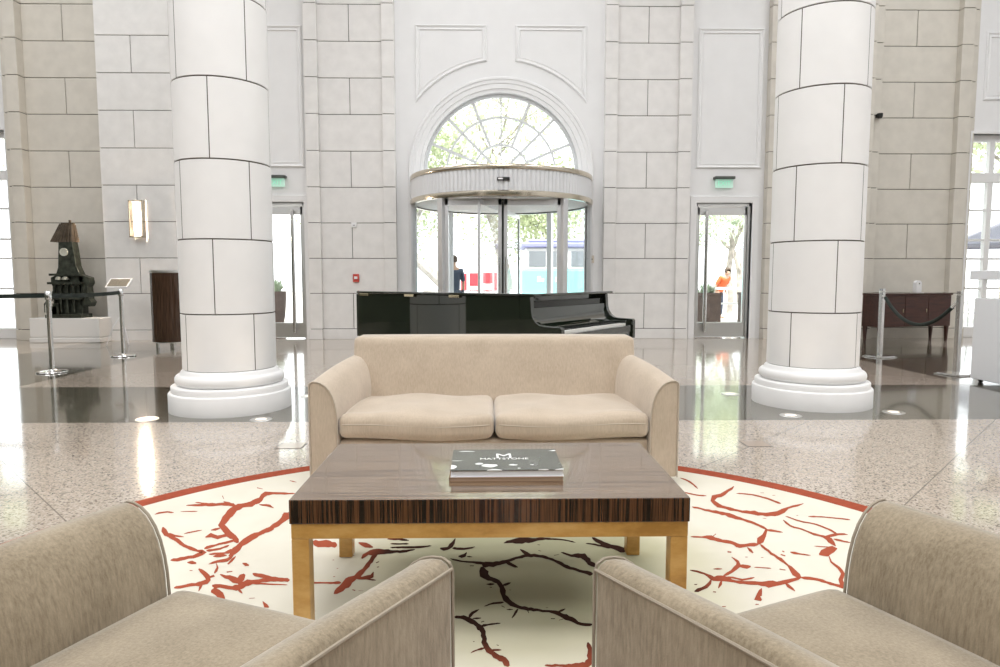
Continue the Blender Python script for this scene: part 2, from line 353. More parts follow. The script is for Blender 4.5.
VEINS = [
 [-1030,3495,-1028,3487,-1046,3504,-1040,3480,-1066,3502,-1059,3478,-1091,3512,-1080,3473,-1113,3513,-1102,3478,-1134,3516,-1123,3478,-1156,3518,-1145,3481,-1178,3523,-1159,3465,-1201,3527,-1169,3461,-1207,3482,-1175,3433,-1199,3427,-1165,3374,-1209,3414,-1167,3335,-1218,3393,-1182,3322,-1222,3369,-1185,3286,-1237,3349,-1209,3284,-1255,3336,-1228,3276,-1275,3333,-1230,3244,-1281,3299,-1241,3232,-1289,3275,-1237,3198,-1290,3237,-1232,3158,-1282,3190,-1235,3130,-1280,3150,-1230,3092,-1267,3096,-1227,3058,-1257,3038,-1227,3043,-1217,2979,-1210,3022,-1184,2932,-1186,2988,-1161,2903,-1168,2962,-1139,2874,-1146,2936,-1125,2870,-1124,2909,-1106,2837,-1098,2869,-1088,2823,-1084,2833],
 [-1276,3310,-1271,3292,-1301,3344,-1285,3291,-1321,3340,-1308,3302,-1351,3358,-1331,3305,-1363,3350,-1347,3310,-1376,3347,-1360,3307,-1390,3342,-1373,3302,-1410,3350,-1388,3297,-1426,3344,-1406,3296,-1437,3333,-1425,3304,-1458,3341,-1440,3299,-1473,3332,-1458,3298,-1492,3331,-1478,3300,-1506,3326,-1497,3305,-1521,3324,-1512,3306,-1527,3316,-1524,3309],
 [-1278,3315,-1275,3304,-1300,3334,-1291,3305,-1327,3359,-1316,3319,-1364,3375,-1362,3369],
 [-1426,3344,-1422,3334,-1443,3351,-1436,3334,-1465,3355,-1458,3339,-1489,3365,-1481,3345,-1501,3359,-1498,3353],
 [-1404,3458,-1403,3465,-1373,3405,-1373,3409],
 [-978,3201,-960,3170,-1002,3202,-950,3115,-994,3136,-960,3078,-994,3100,-966,3053,-999,3071,-969,3019,-1008,3050,-981,3000,-1010,3014,-992,2980,-1022,2995,-1003,2958,-1032,2973,-1008,2927,-1040,2950,-1021,2915,-1056,2942,-1023,2884,-1065,2924,-1031,2865,-1073,2897,-1038,2836,-1080,2868,-1044,2811,-1082,2833,-1054,2792,-1082,2797,-1048,2751,-1089,2773,-1050,2722,-1082,2736,-1055,2702,-1075,2691,-1067,2682],
 [-985,2994,-980,2985,-996,2991,-984,2964,-1006,2972,-994,2947,-1020,2959,-1009,2936,-1031,2943,-1016,2913,-1042,2919,-1031,2897,-1054,2900,-1040,2874,-1056,2875,-1050,2864],
 [-1503,3015,-1500,3021,-1482,2965,-1474,2994,-1446,2916,-1449,2957,-1422,2900,-1431,2931,-1398,2876,-1409,2915,-1378,2861,-1386,2896,-1356,2840,-1362,2876,-1332,2814,-1337,2847,-1305,2789,-1312,2819,-1283,2773,-1291,2803,-1260,2754,-1269,2790,-1239,2743,-1247,2773,-1222,2735,-1229,2757,-1195,2717,-1210,2759,-1206,2738,-1180,2730,-1205,2733,-1184,2700,-1217,2721,-1196,2682,-1224,2700,-1207,2669,-1243,2697,-1227,2667,-1254,2687,-1237,2656,-1269,2684,-1249,2648,-1277,2672,-1260,2640,-1293,2672,-1279,2643,-1296,2656,-1293,2649],
 [-1444,2927,-1450,2942,-1420,2912,-1433,2946,-1393,2902,-1402,2925,-1367,2896,-1374,2914,-1350,2898,-1352,2902],
 [-1365,2932,-1368,2936,-1351,2940,-1359,2956,-1334,2953,-1341,2967,-1316,2963,-1323,2978,-1304,2976,-1306,2981],
 [-1203,2762,-1209,2774,-1191,2764,-1208,2795,-1180,2778,-1195,2806,-1168,2794,-1178,2812,-1159,2805,-1170,2826,-1147,2813,-1158,2835,-1133,2818,-1146,2844,-1124,2828,-1136,2852,-1107,2843,-1120,2871,-1098,2860,-1103,2871],
 [-1186,2741,-1190,2751,-1171,2734,-1185,2763,-1160,2743,-1170,2764,-1145,2748,-1156,2771,-1134,2756,-1144,2776,-1125,2772,-1134,2788,-1114,2781,-1126,2802,-1113,2799,-1118,2807],
 [-1162,2708,-1165,2713,-1151,2702,-1158,2718,-1138,2704,-1147,2726,-1124,2706,-1133,2727,-1109,2706,-1118,2728,-1098,2712,-1107,2730,-1082,2714,-1100,2749,-1074,2728,-1093,2763,-1075,2748,-1081,2759],
 [-1134,2684,-1137,2691,-1120,2678,-1132,2704,-1104,2679,-1117,2708,-1091,2686,-1101,2710,-1082,2693,-1087,2703],
 [-1251,2888,-1257,2899,-1228,2892,-1252,2945,-1213,2883,-1226,2925,-1190,2869,-1208,2913,-1177,2889,-1192,2921,-1162,2898,-1179,2941,-1140,2877,-1155,2933,-1128,2884,-1131,2898],
 [-1262,2972,-1266,2981,-1240,2970,-1254,3001,-1229,2992,-1236,3008],
 [-1619,3183,-1623,3190,-1605,3193,-1618,3215,-1586,3205,-1597,3226,-1571,3210,-1581,3231,-1549,3202,-1559,3224,-1539,3207,-1541,3212],
 [-1215,2626,-1218,2635,-1191,2613,-1205,2648,-1174,2616,-1180,2630],
 [-1122,2610,-1124,2614,-1107,2615,-1118,2635,-1092,2627,-1104,2651,-1074,2628,-1088,2659,-1057,2635,-1074,2666,-1052,2664,-1066,2686,-1055,2695,-1058,2700],
 [-1097,2621,-1095,2622,-1079,2580,-1070,2578,-1076,2556,-1062,2545,-1070,2532,-1064,2526],
 [-1043,2606,-1050,2615,-1038,2633,-1051,2650,-1038,2659,-1050,2674,-1041,2683,-1045,2689],
 [-990,2616,-992,2623,-970,2592,-977,2623,-956,2594,-958,2603],
 [-1164,2404,-1168,2411,-1153,2401,-1165,2423,-1139,2402,-1152,2426,-1127,2410,-1139,2432,-1116,2416,-1129,2441,-1104,2420,-1118,2447,-1092,2422,-1103,2445,-1077,2418,-1097,2457,-1071,2429,-1088,2461,-1055,2437,-1079,2474,-1056,2468,-1077,2475,-1078,2513,-1085,2488,-1106,2544,-1106,2515,-1129,2565,-1127,2540,-1146,2575,-1145,2566],
 [-1069,2483,-1078,2500,-1053,2500,-1063,2516],
 [-1078,2436,-1070,2431,-1076,2412,-1064,2403,-1065,2381,-1062,2378],
 [-1015,2370,-1021,2387,-1000,2357,-1017,2409,-987,2345,-992,2390,-976,2331,-969,2366,-956,2308,-949,2332,-939,2298,-937,2304],
 [-1030,2417,-1035,2430,-1012,2400,-1025,2436,-997,2406,-1007,2435,-978,2399,-988,2429,-961,2392,-971,2423,-945,2389,-955,2418,-926,2380,-950,2430,-916,2390,-939,2429,-907,2399,-941,2455,-904,2416,-926,2457,-894,2419,-920,2473,-887,2432,-902,2468,-874,2438,-886,2471,-864,2444,-875,2473,-852,2449,-864,2482,-838,2448,-850,2482,-825,2454,-834,2478,-812,2452,-819,2476,-799,2454,-809,2484,-784,2451,-794,2484,-772,2453,-781,2482,-759,2448,-770,2483,-755,2460,-758,2470],
 [-916,2519,-918,2528,-902,2500,-909,2529,-888,2494,-895,2524,-872,2486,-880,2522,-857,2482,-864,2513,-842,2476,-849,2505,-827,2472,-833,2495,-812,2465,-819,2494,-798,2462,-805,2487,-781,2459,-788,2485,-765,2457,-770,2475,-756,2462,-758,2470],
 [-911,2445,-914,2454,-899,2437,-905,2455,-886,2435,-892,2453,-870,2429,-875,2446,-854,2430,-859,2445,-838,2428,-842,2442,-825,2426,-829,2438,-811,2424,-815,2437,-797,2424,-801,2435,-783,2423,-786,2433,-771,2423,-773,2431,-760,2421,-762,2429,-752,2423,-753,2426],
 [-1041,2517,-1042,2522,-1027,2501,-1031,2519,-1008,2482,-1014,2509,-992,2475,-1000,2511,-964,2445,-978,2499,-937,2435,-962,2488,-929,2467,-963,2514,-940,2511,-951,2524],
 [-941,2411,-941,2416,-928,2391,-927,2405,-910,2368,-909,2382,-896,2357,-896,2361],
 [-1020,2533,-1025,2543,-1001,2540,-1005,2548],
 [-803,2297,-802,2299,-782,2253,-778,2275,-766,2251,-766,2256],
 [-858,2319,-859,2323,-838,2322,-840,2325],
 [-1159,3312,-1162,3324,-1141,3300,-1148,3324,-1119,3294,-1128,3326,-1100,3282,-1107,3318,-1070,3263,-1071,3267],
 [-1264,3585,-1267,3598,-1227,3566,-1229,3574],
 [-1125,3714,-1126,3721,-1100,3694,-1104,3712,-1078,3685,-1079,3690],
 [-1513,3223,-1515,3228,-1499,3220,-1503,3229,-1481,3220,-1485,3231,-1459,3217,-1465,3230,-1441,3217,-1446,3230,-1430,3222,-1432,3226],
 [-1172,2551,-1175,2558,-1161,2551,-1163,2557],
 [-674,2443,-675,2448,-661,2438,-664,2448,-645,2435,-648,2446,-634,2437,-635,2441],
 [-765,2831,-768,2844,-746,2817,-754,2854,-731,2822,-734,2836],
 [1100,3727,1102,3733,1108,3706,1116,3725,1120,3679,1130,3704,1128,3646,1142,3673,1135,3607,1146,3626,1136,3558,1148,3577,1141,3530,1144,3535],
 [1356,3577,1354,3566,1329,3547,1325,3514,1295,3513,1290,3476,1264,3478,1255,3426,1235,3447,1223,3393,1210,3434,1196,3382,1182,3421,1181,3358,1145,3333,1169,3342,1143,3281,1171,3326,1147,3236,1176,3292,1164,3226,1183,3265,1182,3212,1198,3248,1193,3187,1214,3235,1213,3184,1226,3214,1229,3174,1241,3201,1242,3156,1256,3189,1258,3148,1277,3192,1275,3140,1292,3181,1290,3129,1316,3188,1303,3116,1326,3165,1325,3120,1344,3159,1339,3104,1361,3156,1364,3112,1384,3164,1384,3108,1408,3172,1409,3121,1425,3179,1450,3154,1464,3212,1493,3208,1501,3235,1525,3229,1536,3258,1557,3243,1567,3271,1605,3282,1607,3288],
 [1322,3447,1324,3452,1334,3439,1341,3458,1354,3434,1362,3454,1374,3425,1383,3447,1393,3418,1402,3438,1406,3403,1418,3428,1420,3390,1431,3412,1432,3373,1443,3396,1444,3357,1457,3383,1455,3335,1469,3361,1466,3311,1479,3334,1474,3287,1490,3315,1487,3282,1493,3292],
 [1032,3491,1035,3497,1041,3474,1047,3491,1056,3456,1063,3474,1073,3438,1081,3458,1089,3424,1096,3444,1110,3411,1117,3432,1131,3405,1139,3428,1149,3410,1151,3417],
 [1022,3246,1025,3252,1026,3224,1036,3249,1041,3220,1051,3244,1055,3206,1065,3229,1068,3186,1079,3213,1083,3176,1096,3209,1095,3163,1108,3194,1108,3152,1126,3195,1122,3143,1137,3180,1131,3125,1152,3173,1147,3126,1164,3162,1153,3097,1180,3153,1167,3087,1191,3136,1178,3070,1199,3113,1194,3063,1211,3098,1207,3052,1220,3078,1216,3031,1232,3063,1229,3019,1245,3049,1238,3003,1254,3031,1250,2978,1264,3002,1259,2951,1276,2978,1265,2940,1277,2941,1227,2880,1234,2858,1188,2841,1196,2792,1162,2779,1165,2767],
 [1265,2928,1272,2942,1278,2914,1293,2944,1301,2909,1310,2929,1316,2901,1325,2919,1331,2903,1333,2907],
 [899,2859,900,2865,908,2851,914,2869,926,2850,932,2868,943,2848,949,2864,962,2840,975,2875,974,2820,997,2875,988,2816,1005,2852,1000,2802,1018,2842,1014,2795,1029,2827,1030,2785,1046,2823,1045,2779,1061,2814,1055,2767,1072,2800,1058,2744,1079,2785,1070,2734,1087,2776,1096,2744,1108,2776,1119,2750,1131,2785,1139,2749,1154,2790,1160,2762,1167,2780],
 [985,2843,985,2851,1023,2890,1023,2896],
 [1102,2737,1106,2743,1097,2700,1114,2722,1103,2678,1110,2686],
 [1170,2767,1176,2775,1166,2742,1181,2762,1168,2716,1182,2735,1173,2693,1187,2711,1172,2665,1186,2684,1180,2647,1193,2666,1181,2622,1196,2644,1184,2603,1204,2630,1190,2580,1203,2595,1193,2554,1203,2565,1188,2527,1209,2550,1181,2497,1209,2528,1176,2471,1209,2509,1184,2451,1210,2483,1198,2450,1203,2456],
 [1203,2459,1199,2448,1187,2454,1179,2430,1163,2445,1155,2419,1145,2438,1135,2407,1126,2432,1115,2398,1107,2424,1095,2390,1091,2418,1078,2384,1081,2428,1059,2377,1065,2427,1039,2368,1050,2422,1032,2381,1035,2419,1019,2383,1021,2420,1009,2393,1009,2424,995,2393,995,2425,982,2394,981,2425,970,2397,968,2426,958,2403,957,2430,944,2402,941,2432,932,2413,929,2442,917,2417,921,2457,905,2421,911,2470,891,2424,899,2475,880,2426,883,2474,867,2426,868,2462,852,2429,863,2476,845,2446,852,2487,842,2468,843,2500,836,2485,831,2511,823,2493,820,2521,813,2504,805,2526,800,2512,794,2526,792,2520],
 [887,2443,891,2455,898,2437,905,2462,918,2446,924,2465,934,2448,941,2464,949,2438,956,2452,964,2428,971,2444,983,2434,988,2449,1003,2440,1008,2456,1020,2452,1022,2458],
 [847,2441,850,2436,831,2418,836,2402,810,2393,811,2370,794,2379,790,2356,773,2369,768,2340,756,2349,755,2342],
 [888,2440,891,2436,868,2407,875,2397,851,2371,853,2368],
 [905,2465,905,2472,925,2475,927,2497,952,2497,953,2519,979,2524,979,2554,1009,2556,993,2570,1018,2606,1002,2589,1011,2629,1002,2616,1003,2646,1000,2641],
 [997,2552,1002,2565,1006,2540,1020,2573,1022,2531,1037,2566,1042,2545,1048,2558],
 [1056,2542,1057,2546,1064,2539,1068,2548,1078,2537,1082,2545,1094,2534,1098,2543,1108,2530,1112,2541,1119,2533,1120,2536],
 [1001,2689,1006,2702,1016,2685,1021,2698],
 [1198,2447,1202,2456,1205,2435,1218,2460,1222,2431,1236,2457,1238,2427,1251,2449,1251,2421,1264,2442,1259,2409,1276,2434,1271,2402,1282,2418,1279,2388,1294,2410,1291,2380,1303,2398,1300,2371,1314,2392,1310,2358,1327,2386,1324,2363,1335,2381],
 [1115,2399,1122,2408,1111,2373,1128,2393,1118,2352,1130,2366,1124,2338,1127,2342],
 [1012,2367,1013,2365,995,2350,1003,2339,976,2321,989,2307,949,2278,981,2302,970,2268,978,2280],
 [939,2241,942,2248,951,2242,953,2247],
 [1212,2659,1218,2670,1225,2644,1231,2655],
 [1234,2696,1238,2704,1238,2684,1245,2695],
 [1263,2682,1269,2693,1273,2666,1286,2692,1294,2662,1301,2675,1308,2656,1315,2670,1322,2651,1328,2662,1335,2653,1337,2656],
 [1372,2655,1376,2667,1384,2647,1405,2706,1400,2641,1431,2724,1427,2665,1456,2742,1450,2684,1475,2749,1480,2717,1483,2725],
 [1406,2647,1411,2650,1382,2585,1393,2594,1381,2555,1395,2571,1381,2527,1398,2545,1374,2497,1395,2516,1371,2482,1385,2479,1334,2432,1349,2427,1318,2391,1340,2402,1315,2368,1323,2373],
 [1399,3057,1403,3062,1391,3014,1406,3034,1394,2974,1406,2992,1403,2955,1414,2974,1418,2945,1428,2962,1430,2930,1441,2947,1440,2911,1449,2924,1447,2888,1459,2906,1454,2868,1469,2892,1472,2855,1484,2875,1482,2838,1499,2864,1483,2815,1508,2850,1477,2788,1517,2834,1480,2761,1506,2789,1487,2743,1490,2747],
 [1431,3102,1435,3109,1436,3088,1445,3103,1446,3070,1454,3084,1456,3049,1465,3065,1468,3034,1478,3050,1478,3021,1487,3039,1491,3015,1501,3032,1505,3008,1513,3023,1516,2998,1524,3014,1525,2986,1535,3004,1534,2970,1545,2986,1542,2949,1553,2967,1550,2932,1561,2948,1553,2913,1567,2931,1557,2880,1570,2897,1560,2861,1565,2868],
 [1482,2833,1486,2843,1495,2832,1507,2863,1519,2846,1532,2877,1543,2855,1557,2887,1563,2865,1575,2889,1590,2868,1602,2889,1608,2870,1611,2874],
 [1518,2821,1522,2827,1521,2806,1534,2827,1533,2797,1546,2818,1546,2788,1556,2804,1559,2781,1568,2796,1570,2780,1574,2786],
 [1540,3097,1543,3104,1548,3093,1555,3107,1560,3088,1571,3109,1579,3090,1585,3103,1597,3087,1605,3104,1614,3085,1621,3098,1628,3078,1636,3093,1645,3074,1653,3088,1661,3068,1670,3083,1679,3063,1688,3078,1693,3055,1703,3072,1706,3050,1716,3067,1718,3051,1721,3055],
 [1396,2746,1398,2749,1406,2740,1411,2750,1422,2736,1427,2746,1441,2733,1446,2743,1459,2732,1463,2740,1471,2731,1473,2734],
 [888,2529,890,2534,904,2525,908,2539,922,2529,924,2535],
 [821,2338,825,2345,831,2334,834,2342],
 [816,2228,818,2233,829,2228,831,2234],
 [771,2397,773,2403,782,2397,784,2404],
 [1148,2524,1152,2531,1167,2513,1171,2520],
 [1454,3455,1456,3461,1472,3451,1474,3458],
 [1500,3411,1502,3417,1515,3412,1518,3418],
 [1312,3080,1314,3086,1327,3074,1329,3079],
 [1489,3113,1491,3119,1498,3112,1500,3118],
 [1057,2639,1059,2645,1067,2639,1069,2644],
 [1120,2634,1122,2639,1130,2634,1132,2638],
 [-764,2821,-767,2837,-748,2793,-760,2858,-728,2774,-741,2843,-710,2775,-724,2849,-697,2775,-713,2855,-682,2771,-697,2849,-669,2777,-679,2830,-654,2766,-666,2830,-649,2785,-653,2805],
 [-564,2816,-564,2827,-547,2791,-548,2825,-526,2768,-529,2820,-507,2764,-509,2798,-492,2765,-493,2775],
 [-517,2651,-522,2660,-507,2668,-523,2697,-498,2692,-509,2721,-486,2686,-500,2740,-474,2687,-487,2750,-461,2691,-474,2755,-448,2695,-459,2754,-433,2697,-441,2746,-417,2702,-424,2749,-406,2702,-411,2738,-395,2709,-399,2737,-383,2712,-386,2738,-370,2707,-373,2734,-358,2710,-363,2739,-343,2714,-348,2741,-330,2727,-334,2745,-318,2732,-321,2747,-310,2741,-311,2747],
 [-469,2712,-460,2698,-477,2702,-461,2675,-484,2679,-466,2651,-485,2645,-467,2618,-489,2624,-473,2603,-493,2603,-473,2577,-495,2580,-479,2557,-498,2560,-483,2536,-508,2544,-487,2508,-514,2523,-493,2483,-518,2499,-503,2470,-529,2493,-508,2452,-539,2488,-514,2438,-547,2474,-514,2416,-550,2452,-518,2398,-553,2430,-529,2391,-557,2412,-533,2371,-563,2396,-542,2360,-566,2374,-551,2349,-564,2353,-561,2348],
 [-671,2437,-672,2443,-661,2433,-665,2446,-649,2432,-653,2446,-635,2433,-639,2448,-621,2433,-624,2446,-608,2433,-612,2446,-595,2429,-599,2446,-583,2431,-587,2446,-571,2428,-576,2451,-561,2429,-566,2452,-555,2435,-556,2441],
 [-509,2473,-510,2483,-496,2465,-502,2494,-481,2463,-486,2489,-467,2464,-475,2496,-452,2468,-464,2504,-441,2482,-457,2504,-448,2529,-451,2531],
 [-468,2465,-469,2470,-456,2460,-457,2469,-439,2454,-440,2467,-427,2456,-428,2460],
 [-501,2378,-502,2385,-489,2371,-490,2379],
 [-477,2371,-478,2374,-459,2373,-459,2374],
 [-444,2855,-446,2862,-430,2849,-434,2871,-412,2845,-415,2874,-394,2847,-397,2870,-376,2838,-378,2865,-360,2836,-361,2856,-348,2837,-348,2844],
 [-423,2803,-424,2808,-413,2799,-415,2814,-399,2796,-401,2813,-383,2796,-385,2811,-367,2797,-368,2812,-352,2795,-355,2814,-344,2802,-344,2806],
 [-418,2766,-419,2771,-408,2757,-411,2773,-397,2760,-400,2775,-383,2756,-386,2776,-369,2758,-371,2778,-353,2755,-356,2778,-338,2754,-341,2779,-324,2754,-327,2778,-312,2756,-315,2778,-294,2756,-298,2781,-278,2760,-281,2781,-264,2767,-266,2782,-252,2772,-254,2787,-244,2778,-245,2783],
 [-452,2610,-455,2617,-442,2620,-444,2628],
 [-442,2568,-443,2576,-434,2573,-436,2579],
 [-606,2220,-608,2224,-597,2225,-598,2227],
 [-572,2155,-574,2159,-560,2154,-563,2165,-549,2158,-550,2162],
 [-600,2561,-601,2566,-594,2561,-595,2566],
 [-596,2488,-598,2493,-589,2489,-590,2493],
 [-635,2641,-636,2646,-628,2641,-629,2646],
 [-562,2683,-564,2690,-554,2683,-555,2689],
 [-205,2745,-206,2760,-188,2726,-190,2764,-168,2739,-174,2768,-153,2763,-169,2797,-146,2800,-160,2818,-144,2858,-147,2861],
 [-153,2748,-153,2757,-144,2741,-145,2767,-131,2736,-132,2760,-117,2735,-118,2760,-103,2734,-104,2756,-91,2739,-93,2759,-70,2749,-72,2765,-57,2767,-58,2770],
 [-123,2664,-124,2673,-109,2653,-113,2686,-94,2665,-103,2693,-89,2706,-92,2711],
 [-89,2666,-89,2671,-78,2659,-78,2673,-66,2662,-66,2665],
 [-156,2646,-156,2651,-146,2633,-145,2647,-130,2624,-129,2641,-113,2615,-113,2631,-101,2613,-101,2626,-89,2608,-89,2625,-76,2606,-76,2622,-63,2604,-63,2622,-49,2595,-48,2619,-33,2590,-32,2618,-19,2587,-18,2612,-9,2590,-9,2603],
 [-31,2566,-20,2571,-36,2529,-10,2545,-33,2482,1,2527,-16,2461,-1,2504,-2,2446,7,2482,11,2443,17,2474,21,2429,29,2464,31,2423,41,2451,37,2403,50,2426,42,2385,58,2397,42,2354,64,2365,48,2320,62,2332,53,2287,71,2317,66,2267,78,2294,76,2249,86,2279,89,2240,96,2266,101,2232,106,2253,112,2224,116,2245,124,2220,128,2246,136,2213,140,2236,146,2214,149,2238,155,2208,159,2230,167,2211,169,2229,177,2207,179,2224,186,2202,188,2219,197,2202,200,2218,208,2201,211,2217,218,2194,221,2215,226,2189,232,2214,234,2181,243,2209,242,2173,251,2196,250,2162,258,2189,257,2150,268,2188,265,2146,275,2175,274,2141,285,2169,284,2131,294,2156,294,2119,301,2137,307,2112,312,2130,321,2108,324,2128,336,2108,338,2126,346,2117,347,2122],
 [-25,2576,-25,2596,-13,2560,-14,2616,3,2570,2,2615,21,2564,19,2612,34,2578,31,2620,47,2583,44,2618,59,2591,56,2628,72,2598,69,2631,86,2614,83,2638,100,2624,97,2649,114,2639,112,2661,126,2643,125,2666,139,2646,138,2677,152,2658,151,2685,165,2659,166,2694,176,2654,178,2686,188,2660,191,2691,199,2655,203,2684,211,2652,214,2678,222,2648,226,2677,233,2638,239,2668,245,2632,250,2653,257,2622,263,2645,267,2610,273,2630,277,2593,286,2619,288,2578,298,2607,298,2559,307,2586,309,2545,318,2577,321,2537,328,2561,333,2533,340,2556,344,2523,350,2547,355,2511,361,2535,368,2504,374,2528,381,2493,389,2525,392,2479,401,2516,404,2490,408,2502],
 [69,2605,71,2613,78,2585,85,2614,92,2570,97,2597,105,2557,109,2580,117,2559,118,2564],
 [133,2733,135,2740,141,2706,149,2729,153,2676,162,2711,169,2669,174,2691,182,2670,183,2676],
 [67,2801,66,2805,82,2803,80,2830,104,2806,102,2842,118,2797,117,2853,133,2798,133,2863,147,2795,150,2878,161,2809,165,2868,175,2801,180,2864,192,2810,194,2857,208,2824,208,2857,223,2832,224,2865,239,2834,240,2866,252,2841,253,2861,265,2837,267,2860,279,2838,280,2854,292,2835,294,2853,306,2835,308,2849,320,2831,322,2845,333,2826,335,2841,344,2821,347,2834,364,2807,367,2822,378,2803,379,2806],
 [457,2855,460,2863,460,2831,471,2860,468,2805,482,2842,480,2789,494,2827,490,2767,504,2810,502,2751,517,2797,517,2745,529,2780,530,2731,544,2774,542,2715,558,2768,551,2696,569,2757,567,2695,580,2742,583,2713,586,2725],
 [421,2792,422,2797,430,2785,433,2800,443,2780,446,2796,457,2773,461,2792,469,2764,474,2782,483,2758,488,2776,496,2747,502,2770,508,2738,513,2758,519,2741,521,2749],
 [304,2699,306,2706,313,2685,317,2703,326,2671,331,2690,341,2656,346,2679,354,2654,359,2687,367,2644,374,2692,379,2644,387,2687,384,2632,404,2690,390,2621,409,2656,395,2604,418,2638,399,2578,416,2612,413,2561,429,2597,426,2554,431,2566],
 [272,2669,272,2674,294,2680,294,2683],
 [-8,2415,-8,2418,7,2406,7,2425,22,2413,23,2421],
 [54,2403,53,2411,64,2402,61,2421,76,2412,74,2430,85,2427,84,2431],
 [-15,2247,-15,2250,-6,2249,-7,2258,6,2258,4,2268,18,2262,17,2277,31,2264,30,2279,45,2266,44,2282,54,2273,54,2281],
 [101,2230,104,2226,92,2214,99,2204,84,2186,89,2179,78,2167,80,2164],
 [132,2226,136,2228,137,2198,139,2199],
 [240,2200,239,2208,254,2206,252,2221,267,2223,267,2228],
 [252,2157,252,2154,237,2150,237,2147],
 [210,2157,211,2162,224,2156,225,2161],
 [-119,2173,-119,2177,-108,2166,-109,2186,-95,2164,-95,2184,-87,2160,-84,2188,-78,2151,-74,2180,-70,2142,-63,2170,-61,2131,-52,2162,-50,2125,-42,2148,-42,2113,-33,2132,-37,2093,-23,2121,-29,2085,-15,2105,-24,2070,-9,2082,-25,2054,-9,2060,-20,2036,-5,2039,-23,2015,-6,2020,-18,1998,-1,2008,-12,1979,2,1994,-7,1961,6,1986,1,1953,11,1976,9,1945,17,1965,15,1929,25,1955,25,1922,33,1945,32,1911,43,1941,41,1909,53,1931,46,1888,62,1910,58,1882,63,1889],
 [-65,2165,-68,2170,-58,2178,-67,2191,-51,2196,-58,2211,-40,2210,-44,2223,-32,2226,-33,2229],
 [-53,2163,-53,2168,-39,2159,-39,2172,-25,2165,-25,2170],
 [-24,2138,-25,2143,-14,2144,-15,2149],
 [-24,2114,-25,2119,-15,2110,-16,2128,-2,2118,-3,2128,10,2121,9,2133,21,2124,21,2134,33,2127,32,2136,40,2130,40,2134],
 [-11,1988,-10,1982,-23,1987,-21,1973,-36,1977,-35,1970,-48,1969,-46,1962,-55,1958,-54,1956],
 [9,1971,9,1976,18,1966,18,1978,31,1967,31,1978,40,1971,40,1974],
 [5,2389,5,2395,13,2389,13,2394],
 [77,2367,77,2371,83,2367,83,2370],
 [-49,2019,-49,2023,-44,2019,-44,2023],
 [25,2000,26,2003,31,1995,32,1999],
 [-74,2575,-74,2581,-58,2575,-58,2581],
 [212,2783,212,2788,222,2778,223,2783],
 [211,2722,212,2727,221,2713,222,2718],
 [200,2232,200,2235,208,2232,208,2235],
 [45,2248,47,2252,56,2237,57,2241],
 [63,2222,63,2225,74,2219,74,2229,85,2222,85,2225],
 [311,2009,315,2012,306,1990,320,1998,307,1969,322,1976,303,1949,323,1952,299,1936,323,1933,300,1920,319,1913,293,1913,310,1894,290,1909,299,1880,288,1901,288,1868,281,1903,278,1865,271,1898,267,1869,260,1899,256,1870,247,1893,245,1875,239,1895,237,1876,229,1891,227,1874,220,1892,218,1879,209,1892,208,1881,199,1895,198,1881,189,1891,188,1879,180,1892,179,1881,173,1893,172,1883,167,1890,167,1886],
]
# ------------------------------------------------------------------ the room
YW = 12.6; H = 8.4
JZ = [.195, .864, 1.516, 2.172, 2.825, 3.484, 4.146, 4.799, 5.449, 6.10, 6.755, 7.41, 8.06, 8.4]
struct(MB().box(-12, 12, -6, 12.9, -.2, 0).build('floor', M['floor'], smooth=0))
struct(MB().box(-12.3, 12.3, -6.3, 13.2, H, H + .25).build('ceiling', M['ceiling'], smooth=0))
struct(MB().box(-12.3, -12, -6.3, 13.2, 0, H).build('wall_left', M['white_wall'], smooth=0))
struct(MB().box(-12, -11.92, -6, 12.3, 0, 3.0).build('trim_29', M['dark_panel'], smooth=0))  # added out of view so the piano side reflects something dark
struct(MB().box(-11.9, 12, -6, -5.92, 0, 4.2).build('trim_30', M['dark_panel'], smooth=0))  # added behind the camera, keeps reflections in the lacquer dark
struct(MB().box(12, 12.3, -6.3, 13.2, 0, H).build('wall_right', M['white_wall'], smooth=0))
struct(MB().box(-12, 12, -6.3, -6, 0, H).build('wall_front', M['white_wall'], smooth=0))

w = MB()
cx, R0, ZS = .25, 1.445, 3.12
arc = [(cx + R0 * math.cos(a), ZS + R0 * math.sin(a)) for a in [PI - PI * i / 48 for i in range(49)]]
w.prism([(-1.75, 0), (cx - 1.62, 0), (cx - 1.62, 2.93), (cx - R0, 2.93)] + arc + [(cx + R0, 2.93), (cx + 1.62, 2.93), (cx + 1.62, 0), (2.22, 0), (2.22, H), (-1.75, H)], YW + .06, YW + .45)
def bay(x0, x1, d0, d1, zt):
    w.prism([(x0, 0), (d0, 0), (d0, zt), (d1, zt), (d1, 0), (x1, 0), (x1, H), (x0, H)], YW + .06, YW + .45)
bay(3.7, 5.22, 3.93, 4.99, 2.56); bay(-4.82, -3.3, -4.49, -3.43, 2.56)
bay(-12.0, -8.75, -11.6, -8.86, 3.85); bay(9.08, 12.0, 9.12, 11.7, 3.85)
struct(w.build('wall_back', M['white_wall'], smooth=0))

